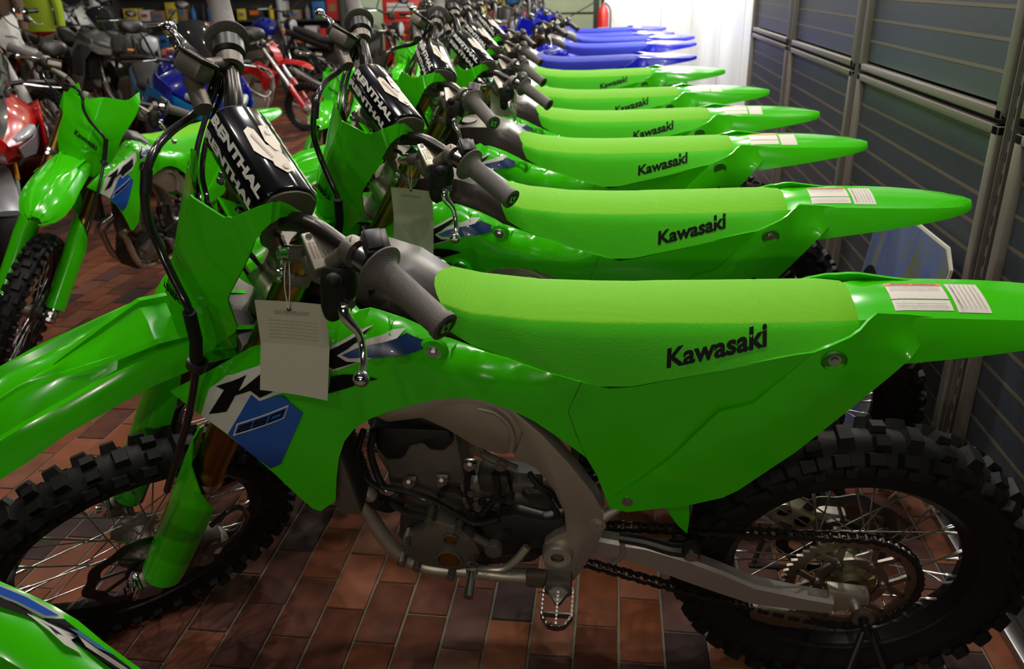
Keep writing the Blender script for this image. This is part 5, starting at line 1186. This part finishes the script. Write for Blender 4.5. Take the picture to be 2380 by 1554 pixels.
# ------------------------------------------------------------------ hang tags on the clutch hose unions
PAP = mat('tag_paper', (.44, .42, .33), .75, noise=(60, .12, (.38, .37, .30))); PINK = mat('tag_ink_faint', (.30, .29, .24), .8)
def hang_tag(label, hook, tl, tr, br, bl_, hole):
    root = empty('hang_tag', hook); H = Vector(hook)
    tl, tr, br, bl_, hole = [Vector(a) - H for a in (tl, tr, br, bl_, hole)]
    fl_, fr_ = tl.lerp(bl_, .50) + Vector((.0, .013, 0)), tr.lerp(br, .48) + Vector((0, .013, 0))
    mb = MB(); V = []; n = 8
    for a, b in ((tl, tr), (fl_, fr_), (bl_, br)):
        for k in range(n + 1): t = k / n; V.append(a.lerp(b, t) + Vector((0, .003 * math.sin(math.pi * t), 0)))
    F = [(i * (n + 1) + k, i * (n + 1) + k + 1, (i + 1) * (n + 1) + k + 1, (i + 1) * (n + 1) + k) for i in range(2) for k in range(n)]
    m = len(V); V2 = [v + Vector((0, .0006, 0)) for v in V]
    mb.add(V + V2, F + [tuple(i + m for i in f[::-1]) for f in F]); sh = mb.build('tag_sheet', PAP, root, ang=10)
    mb = MB(); 
    def on(a, b): return tl.lerp(tr, a).lerp(fl_.lerp(fr_, a), b) + Vector((0, .003 * math.sin(math.pi * a) - .0012, 0))
    text_on('WARNING', lambda a, b: on(.75 - .5 * a, .30 - .10 * b), .03, mb=mb)
    for i in range(6): text_on('the owner must read all of this before riding the bike', lambda a, b: on(.85 - .7 * a, .46 + i * .08 - .035 * b), mb=mb)
    mb.build('tag_lettering', PINK, sh, weld=False)
    mb = MB(); mb.lathe([(.0005, -.0012), (.003, -.0012)], hole, 'y', 14); mb.build('punched_hole', BLKD, sh)
    mb = MB()
    for q in (-.0025, .0025): mb.tube([Vector((q, 0, .004)), hole * .5 + Vector((q * 1.6, -.004, 0)), hole + Vector((0, -.001, 0))], .0008, 6, smooth=4)
    mb.build('string', mat('string_white', (.6, .58, .52), .8), root); tag(root, label, 'tag', 'warning tags hanging on the bars'); return root
TAGS = [((-0.4580,1.0990,1.0390),(-0.5160,1.0990,0.9780),(-0.4080,1.0990,0.9730),(-0.4220,1.0990,0.8160),(-0.5280,1.0990,0.8300),(-0.4650,1.0990,0.9650)),((-0.4350,1.7720,1.0470),(-0.4810,1.7720,0.9930),(-0.3900,1.7720,0.9840),(-0.3940,1.7720,0.8390),(-0.4840,1.7720,0.8600),(-0.4360,1.7720,0.9870)),((-0.4090,3.1690,1.0680),(-0.4580,3.1690,1.0340),(-0.3590,3.1690,1.0320),(-0.3600,3.1690,0.9360),(-0.4570,3.1690,0.9470),(-0.4070,3.1690,1.0290))]
hang_tag('large folded paper warning tag on the nearest bike', *TAGS[0])
hang_tag('paper warning tag hanging on the second green bike', *TAGS[1])
hang_tag('distant paper tag hanging between two grips', *TAGS[2])
# ------------------------------------------------------------------ triangle stands in the rear axles
def stand(label, x, y):
    c = Matrix.Translation((x, y, 0)) @ Matrix.Rotation(PHI, 4, 'X'); a = c @ Vector((.008, -.134, .335)); a2 = c @ Vector((.008, -.16, .335))
    root = empty('wheel_stand', (a2.x, a2.y - .08, 0)); L = lambda v: Vector(v) - root.location
    p0, p1 = Vector((a.x - .115, a2.y - .13, .0085)), Vector((a.x + .125, a2.y - .13, .0085))
    mb = MB(); mb.tube([L(a2 + Vector((-.006, 0, 0))), L(p0)], .0068, 10); mb.build('stand_leg', BLACKP, root)
    mb = MB(); mb.tube([L(a2 + Vector((.006, 0, 0))), L(p1)], .0068, 10); mb.build('stand_leg', BLACKP, root)
    mb = MB(); mb.tube([L(p0 - Vector((.01, 0, 0))), L(p1 + Vector((.01, 0, 0)))], .0075, 10); mb.build('base_bar', BLACKP, root)
    mb = MB(); mb.tube([L(a2 + Vector((0, -.012, -.004))), L(a2 + Vector((0, .034, .004)))], .0085, 12); mb.build('axle_pin', BLACKP, root)
    tag(root, label, 'stand', 'black triangle stands')
stand('black triangle stand in the nearest rear axle', .48291, 1.4946)
stand('black triangle stand seen through the nearest rear wheel', .499, 2.168)
stand('black triangle stand at the third green bike', .470, 2.915)
# ------------------------------------------------------------------ poster board leaning on the slatwall
pm = mat('poster_print', (.10, .13, .30), .4); nt = pm.node_tree; bs = nt.nodes['Principled BSDF']
tc = nt.nodes.new('ShaderNodeTexCoord'); mp = nt.nodes.new('ShaderNodeMapping'); mp.inputs['Scale'].default_value = (1, 2.2, .9); nz = nt.nodes.new('ShaderNodeTexNoise'); nz.inputs['Scale'].default_value = 3.2; nz.inputs['Detail'].default_value = 3; nz.inputs['Distortion'].default_value = 1.4
cr_ = nt.nodes.new('ShaderNodeValToRGB'); els = cr_.color_ramp.elements
els[0].position = .25; els[0].color = (.03, .045, .10, 1); els[1].position = .8; els[1].color = (.20, .20, .17, 1)
for p_, c_ in ((.42, (.09, .12, .28, 1)), (.55, (.10, .13, .24, 1)), (.66, (.13, .14, .02, 1))): e_ = els.new(p_); e_.color = c_
nt.links.new(tc.outputs['Object'], mp.inputs[0]); nt.links.new(mp.outputs[0], nz.inputs['Vector']); nt.links.new(nz.outputs['Fac'], cr_.inputs[0]); nt.links.new(cr_.outputs[0], bs.inputs['Base Color'])
ps = empty('poster_board', (.80, 2.62, 0)); a_, b_ = (.0, .0), (.095, .735)
mb = MB(); q = [(a_[0], -.42, .002), (a_[0], .22, .002), (b_[0], .22, .735), (b_[0], -.36, .735), (b_[0] * .69 / .735, -.42, .69)]
mb.prism(q, (.008, 0, -.001)); mb.build('board', mat('board_edge', (.5, .48, .4), .6), ps)
mb = MB(); mb.add([(b_[0] * z / .735 - .0015, y, z) for y, z in ((-.415, .008), (.215, .008), (.215, .728), (-.357, .728), (-.414, .688))], [(0, 1, 2, 3, 4)]); mb.build('printed_picture', pm, ps)
def onb(y, z): t = z / .735; return (a_[0] + (b_[0] - a_[0]) * t - .003, y, z)
mb = MB(); n = 28; rg_ = [(math.cos(2 * math.pi * k / n), math.sin(2 * math.pi * k / n)) for k in range(n)]
mb.add([onb(.12 + .085 * c, .44 + .085 * s) for c, s in rg_] + [onb(.12 + .055 * c, .44 + .055 * s) for c, s in rg_], [(k, (k + 1) % n, (k + 1) % n + n, k + n) for k in range(n)]); mb.build('printed_tire', BLKD, ps)
mb = MB(); mb.add([onb(.12 + .05 * c, .44 + .05 * s) for c, s in rg_], [tuple(range(n))]); mb.build('printed_rim', GREYP, ps)
tag(ps, 'blue and green picture board leaning against the slatwall', 'poster')
# grey ramp and box behind the last green bike
rp_ = empty('loading_ramp', (.70, 6.83, 0)); mb = MB(); mb.prism([(-.11, -.45, .02), (.16, -.45, .02), (.16, .45, .28), (-.11, .45, .28)], (0, 0, .03), .004); mb.build('ramp_deck', mat('ramp_grey', (.16, .15, .14), .5, .4), rp_)
for q in (-.10, .14): MB().box((q, .43, .15), (.02, .02, .3)).build('ramp_leg', DARKC, rp_)
tag(rp_, 'grey metal loading ramp behind the farthest green bike', 'ramp')
# ------------------------------------------------------------------ nearest lower-left bike: only its side bodywork reaches into the view
nb = empty('motorcycle', (-1.05, .75, 0))
def rel(L): return [tuple(Vector(a) - nb.location) for a in L]
ROWS = [rel(r) for r in [[(-1.0169,0.8783,0.6735),(-0.8902,0.8632,0.6525),(-0.8342,0.8540,0.6403),(-0.7943,0.8485,0.6286),(-0.7548,0.8425,0.6159),(-0.7154,0.8347,0.5990),(-0.6761,0.8238,0.5745),(-0.6165,0.8077,0.5451),(-0.5352,0.7806,0.5090)],[(-1.0071,0.8646,0.6770),(-0.8817,0.8495,0.6565),(-0.8262,0.8399,0.6435),(-0.7886,0.8338,0.6310),(-0.7506,0.8273,0.6174),(-0.7128,0.8190,0.5997),(-0.6757,0.8079,0.5758),(-0.6196,0.7915,0.5464),(-0.5419,0.7641,0.5107)],[(-0.9734,0.8157,0.6678),(-0.8550,0.7997,0.6471),(-0.8042,0.7904,0.6363),(-0.7689,0.7839,0.6235),(-0.7339,0.7767,0.6092),(-0.6990,0.7680,0.5915),(-0.6672,0.7580,0.5715),(-0.6156,0.7411,0.5425),(-0.5535,0.7193,0.4987)],[(-0.9605,0.7806,0.6328),(-0.8440,0.7672,0.6188),(-0.8005,0.7628,0.6088),(-0.7685,0.7572,0.5990),(-0.7367,0.7504,0.5868),(-0.7050,0.7416,0.5695),(-0.6735,0.7328,0.5525),(-0.6309,0.7189,0.5203),(-0.5746,0.6989,0.4824)],[(-0.9770,0.7855,0.5974),(-0.8587,0.7733,0.5860),(-0.8145,0.7690,0.5758),(-0.7820,0.7633,0.5658),(-0.7496,0.7566,0.5534),(-0.7174,0.7476,0.5359),(-0.6854,0.7388,0.5185),(-0.6420,0.7248,0.4857),(-0.5849,0.7045,0.4471)]]]
mb = MB(); m_ = len(ROWS[0]); mb.loft(ROWS, closed=False); V = mb.v; 
cen = Vector((0, 0, -.0)); V2 = [(x - .004, y + .004, z - .006) for x, y, z in V]
n_ = len(V); mb.add(V2, [tuple(reversed(f)) for f in mb.f[:]])
fb = mb.build('side_fairing', GREEN, nb, ang=50)
for nm, m, pts in [('decal','w',[(-0.8440,0.8381,0.6554),(-0.8186,0.8364,0.6499),(-0.7814,0.8358,0.6343),(-0.7247,0.8227,0.6178),(-0.7205,0.8191,0.6153),(-0.7485,0.8145,0.6169),(-0.7876,0.8221,0.6321),(-0.8367,0.8249,0.6463)]),('decal','b',[(-0.8416,0.8349,0.6553),(-0.8142,0.8311,0.6518),(-0.7786,0.8296,0.6382),(-0.7280,0.8202,0.6182),(-0.7438,0.8149,0.6215),(-0.7851,0.8216,0.6357),(-0.8379,0.8277,0.6497)]),('decal','k',[(-0.8358,0.8236,0.6460),(-0.8152,0.8278,0.6397),(-0.7753,0.8203,0.6259),(-0.7439,0.8152,0.6167),(-0.7200,0.8181,0.6148),(-0.7016,0.8113,0.6077),(-0.6683,0.8084,0.5821),(-0.6226,0.7928,0.5653),(-0.6060,0.7901,0.5492),(-0.6304,0.7825,0.5582),(-0.6828,0.7972,0.5837),(-0.7136,0.8023,0.5984),(-0.7656,0.8067,0.6267),(-0.8197,0.8039,0.6501)]),('decal','w',[(-0.7715,0.8132,0.6264),(-0.7403,0.8105,0.6138),(-0.6974,0.8060,0.5980),(-0.7039,0.8009,0.5962),(-0.6818,0.7882,0.5849),(-0.6991,0.7826,0.6055),(-0.7256,0.7941,0.6159)]),('decal','k',[(-0.7505,0.8076,0.6199),(-0.7297,0.8039,0.6133),(-0.7117,0.8005,0.6017),(-0.7177,0.7939,0.6102)]),('decal','t',[(-0.7088,0.8085,0.6095),(-0.6956,0.8107,0.6028),(-0.6433,0.7999,0.5744),(-0.6675,0.7990,0.5880)]),('decal','w',[(-0.6970,0.8063,0.6007),(-0.6731,0.7990,0.5904),(-0.6191,0.7867,0.5656),(-0.6027,0.7849,0.5510),(-0.6239,0.7842,0.5646),(-0.6818,0.7976,0.5894)])]:
    mb = MB(); mb.add(rel(pts), [tuple(range(len(pts)))]); mb.build(nm, {'b': mat('decal_blue', (.015, .09, .42), .3), 'w': WHITE, 'k': BLKD, 't': mat('decal_teal', (.01, .10, .22), .3)}[m], fb, weld=False)
mb = MB(); mb.lathe([(.20, -.045), (.25, -.05), (.28, 0), (.25, .05), (.20, .045)], (-.55, -.12, .28), 'y', 40, closed=True); w_ = mb.build('front_wheel', RUB, nb)
MB().cyl((-.55, -.18, .28), (-.55, -.06, .28), .03, 16).build('wheel_hub', DARKC, w_)
MB().tube([(-.55, -.2, .28), (-.42, -.18, .62)], .022, 12).build('fork_leg', GOLD, nb)
MB().loft([osec(-.42, .08, .35, .60), osec(-.2, .10, .25, .58), osec(.0, .08, .22, .50), osec(.1, .04, .3, .45)]).build('engine', DARKC, nb)
tag(nb, 'green motorcycle side panel with blue and white graphics at the lower left corner', 'motorcycle')
# ------------------------------------------------------------------ back of the shop
def shelf(label, x, y, w, n, h, rnd_, cols, d=.4, group='stocked shelves along the back', top=0.):
    root = empty('shelf_unit', (x, y, 0)); FR = mat('shelf_dark', (.03, .028, .03), .6)
    for q in (-w / 2, w / 2): MB().box((q, 0, h / 2), (.03, d, h)).build('side_panel', FR, root)
    MB().box((0, d / 2, h / 2), (w, .02, h)).build('back_panel', FR, root)
    for k in range(n + 1): MB().box((0, 0, .06 + (h - .1) * k / n), (w, d, .025)).build('shelf_board', FR, root)
    tag(root, label, 'shelf', group)
    return [(.0725 + top + (h - .1) * k / n) for k in range(n)], (h - .1) / n
r3 = random.Random(21); BX = [mat('carton_%s' % n, c, .6) for n, c in (('white', (.5, .5, .5)), ('red', (.45, .02, .015)), ('brown', (.22, .14, .08)), ('blue', (.02, .12, .35)), ('black', (.02, .02, .02)), ('orange', (.6, .12, .01)), ('yellow', (.5, .4, .02)), ('grey', (.15, .15, .16)))]
names = ['white', 'red', 'brown', 'blue', 'black', 'orange', 'yellow', 'grey']
def bottle(x, y, z, m, label, grp):
    mb = MB(); mb.lathe([(.0005, 0), (.04, 0), (.045, .02), (.045, .14), (.02, .19), (.018, .22), (.0005, .22)], (0, 0, 0), 'z', 14); o = mb.build('bottle', m); o.location = (x, y, z)
    mb = MB(); mb.cyl((0, 0, .215), (0, 0, .245), .022, 12); mb.build('cap', BLACKP, o); tag(o, label, 'bottle', grp)
units = [(-14.15, 14.2, 'stocked shelf at the far left of the back wall'), (-12.05, 14.2, 'stocked shelf left of the lit display case'), (-7.4, 14.3, 'stocked shelf behind the blue tanked cruiser'), (-5.4, 14.3, 'stocked shelf between the cruiser and the red cabinet')]
for u, (x, y, lb) in enumerate(units):
    zs, hh_ = shelf(lb, x, y, 1.9, 5, 2.2, r3, BX)
    for zi, z in enumerate(zs):
        if not .45 < z < 1.35: continue
        cx = -.85; cnt = 0
        while cx < .8:
            w = r3.uniform(.10, .26); k = r3.randrange(8); h = r3.uniform(.14, min(.34, hh_ - .04))
            if cx + w > .9: break
            cnt += 1; nth = ('first', 'second', 'third', 'fourth', 'fifth', 'sixth', 'seventh', 'eighth', 'ninth', 'tenth', 'eleventh')[cnt - 1]; where = '%s from left on %s board of the %s' % (nth, ('bottom', 'second', 'third', 'fourth', 'top')[zi], ('far left shelf', 'shelf left of the lit case', 'shelf behind the blue cruiser', 'shelf left of the red cabinet')[u])
            if r3.random() < .75:
                o = MB().bbox((0, 0, h / 2), (w, .22, h), .004).build('box', BX[k]); o.location = (x + cx + w / 2, y, z)
                MB().box((0, -.1115, h * .5), (w * .6, .002, h * .3)).build('box_label', BX[(k + 1) % 8], o); tag(o, names[k] + ' box, ' + where, 'box', '%s boxes on the back shelves' % names[k])
            else: bottle(x + cx + w / 2, y - .02, z, BX[k], names[k] + ' bottle, ' + where, '%s bottles on the back shelves' % names[k])
            cx += w + .03
# lit display case
dc = empty('display_case', (-9.68, 14.3, 0))
MB().box((0, 0, .35), (2.5, .6, .7)).build('case_base', mat('case_dark', (.02, .02, .022), .5), dc); MB().box((0, .29, .95), (2.5, .02, .5)).build('case_back', WHT, dc); MB().box((0, 0, 1.22), (2.56, .66, .12)).build('case_top', mat('case_dark', (.02, .02, .022), .5), dc)
MB().box((-.35, -.2, 1.13), (1.2, .04, .04)).build('light_tube', mat('tube_light', (1, 1, 1), .5, emit=((.85, .85, 1), 12)), dc)
tag(dc, 'dark display case with a glowing strip light', 'display case')
for i, x in enumerate((-9.95, -9.62)):
    o = MB().bbox((0, 0, .11), (.28, .12, .22), .01).build('box', mat('light_blue_box', (.05, .35, .75), .5)); o.location = (x, 14.2, .70); MB().box((0, -.062, .12), (.16, .003, .12)).build('box_label', BX[0], o); tag(o, ('left' if i == 0 else 'right') + ' light blue box inside the lit case', 'box', 'light blue boxes in the case')
# red cabinet and red counter with goods
rc = empty('tool_cabinet', (-3.25, 13.6, 0)); MB().bbox((0, 0, .62), (.62, .45, 1.24), .01).build('body', mat('cabinet_red', (.45, .02, .012), .35), rc)
for k in range(5):
    d_ = MB().bbox((0, -.232, .16 + k * .22), (.56, .02, .20), .004).build('drawer', mat('cabinet_red', (.45, .02, .012), .35), rc); MB().box((0, -.248, .22 + k * .22), (.45, .012, .012)).build('handle', STEEL, d_)
MB().box((-.02, -.246, 1.10), (.42, .004, .12)).build('white_label', BX[0], rc); tag(rc, 'red tool cabinet with a white label beyond the bar pads', 'cabinet')
ct = empty('counter', (-1.85, 13.9, 0)); MB().bbox((0, 0, .42), (1.0, .5, .84), .01).build('body', mat('counter_red', (.40, .03, .02), .4), ct); MB().bbox((0, 0, .86), (1.06, .56, .04), .008).build('counter_top', GREYP, ct); tag(ct, 'red sales counter behind the row of green bikes', 'counter')
for i in range(8):
    k = (i * 3) % 8; bottle(-2.28 + i * .12, 13.8 + .05 * (i % 2), .88, BX[k], '%s bottle, %s from left on the red counter' % (names[k], ('first', 'second', 'third', 'fourth', 'fifth', 'sixth', 'seventh', 'eighth', 'ninth', 'tenth', 'eleventh')[i]), '%s bottles on the red counter' % names[k])
for i in range(4):
    # helmets on the ledge
    hx, k = -2.25 + i * .28, (i * 5 + 1) % 8
    mb = MB(); mb.loft([osec(-.16, .05, .06, .12), osec(-.13, .10, .03, .20), osec(-.04, .13, .0, .26), osec(.06, .13, .0, .27), osec(.13, .10, .03, .22), osec(.155, .05, .08, .16)]); o = mb.build('helmet', BX[k], ang=60); o.location = (hx, 14.55, 1.05); o.rotation_euler = (0, 0, 1.57)
    MB().loft([osec(-.165, .04, .10, .16), osec(-.14, .105, .09, .19), osec(-.09, .125, .09, .19)]).build('visor', BLACKP, o, ang=60); tag(o, '%s helmet on the ledge behind the red counter' % names[k], 'helmet', '%s helmets behind the counter' % names[k])
lg = MB().bbox((-1.83, 14.6, .525), (1.25, .4, 1.05), .006).build('display_ledge', mat('shelf_dark', (.03, .028, .03), .6)); tag(lg, 'dark display ledge behind the red counter', 'ledge')
# garments at top left
for i, (x, y, m, nm) in enumerate(((-6.5, 8.7, mat('jacket_brown', (.10, .06, .035), .8), 'brown'), (-7.2, 9.0, mat('jacket_red', (.5, .03, .02), .8), 'red'), (-6.6, 9.5, mat('jacket_lime', (.25, .36, .01), .8), 'lime yellow'))):
    rt = empty('clothes_stand', (x, y, 0)); MB().cyl((0, 0, .02), (0, 0, 1.62), .015, 10).build('pole', BLACKP, rt); mb = MB(); mb.lathe([(.0005, .02), (.2, .012), (.2, 0), (.0005, 0)], (0, 0, 0), 'z', 20); mb.build('base', BLACKP, rt); tag(rt, 'black clothes stand holding the %s jacket' % nm, 'stand', 'clothes stands at the left')
    mb = MB(); mb.loft([[(.24 * c * w, .10 * s * w, z) for c, s in [(math.cos(2 * math.pi * k / 14), math.sin(2 * math.pi * k / 14)) for k in range(14)]] for z, w in ((0, .9), (.25, .95), (.45, 1), (.58, .85), (.64, .35))]); o = mb.build('jacket', m, ang=60); o.location = (x, y, .98); tag(o, '%s jacket hanging at the upper left' % nm, 'jacket', 'jackets on stands')
    for q in (-1, 1): MB().tube([(q * .20, 0, .55), (q * .30, 0, .3), (q * .32, -.03, .05)], [.06, .055, .045], 10, smooth=3).build('sleeve', m, o)
# pale posts and tall tubes among the shelves
for i, (x, y, r, m) in enumerate(((-7.75, 12.6, .07, WHP), (-9.9, 12.9, .16, mat('tan_tube', (.28, .21, .16), .7)), (-10.6, 12.9, .16, mat('tan_tube', (.28, .21, .16), .7)), (-5.0, 12.9, .05, GREYP))):
    o = MB().cyl((0, 0, 0), (0, 0, 2.6), r, 20).build('pillar', m); o.location = (x, y, 0); tag(o, ('white pillar behind the brake lever', 'left of the two tan round pillars', 'right of the two tan round pillars' if False else 'tan round pillar nearer the left wall', 'slim grey pillar beside the tall grip')[i], 'pillar')
# black rack and fire extinguisher before the pale green wall
rk_ = empty('wire_rack', (-.62, 12.6, 0))
for q in (-.42, .42):
    for p_ in (-.2, .2): MB().cyl((q, p_, 0), (q, p_, 1.9), .012, 8).build('rack_post', BLACKP, rk_)
for z in (.3, .75, 1.0, 1.2, 1.6):
    mb = MB()
    for p_ in (-.2, .2): mb.tube([(-.42, p_, z), (.42, p_, z)], .008, 6)
    mb.build('rack_rail', BLACKP, rk_)
MB().tube([(-.42, -.2, .75), (.42, -.2, 1.2)], .007, 6).build('rack_brace', BLACKP, rk_)
tag(rk_, 'black wire rack in front of the pale green wall', 'rack')
pp = MB().box((-.255, 11.35, 1.8), (.07, .10, 3.6)).build('trim_1', BLACKP); tag(pp, kind='structure')
fe = empty('fire_extinguisher', (-.165, 11.2, .62)); mb = MB(); mb.lathe([(.0005, 0), (.065, 0), (.07, .02), (.07, .42), (.05, .48), (.025, .51), (.02, .54), (.0005, .54)], (0, 0, 0), 'z', 20); mb.build('cylinder', mat('extinguisher_red', (.5, .015, .01), .25, 0, .5, .4), fe)
mb = MB(); mb.lathe([(.0705, .10), (.0715, .10), (.0715, .26), (.0705, .26)], (0, 0, 0), 'z', 20); mb.build('label_band', WHP, fe); MB().bbox((0, -.03, .57), (.02, .12, .03), .005).build('handle', BLACKP, fe); MB().tube([(.02, 0, .54), (.09, -.03, .45), (.085, -.03, .15)], .010, 8, smooth=3).build('hose', BLACKP, fe); MB().box((0, .09, .3), (.05, .04, .1)).build('wall_bracket', BLACKP, fe)
tag(fe, 'red fire extinguisher mounted left of the white end wall', 'fire extinguisher')
index_kids()
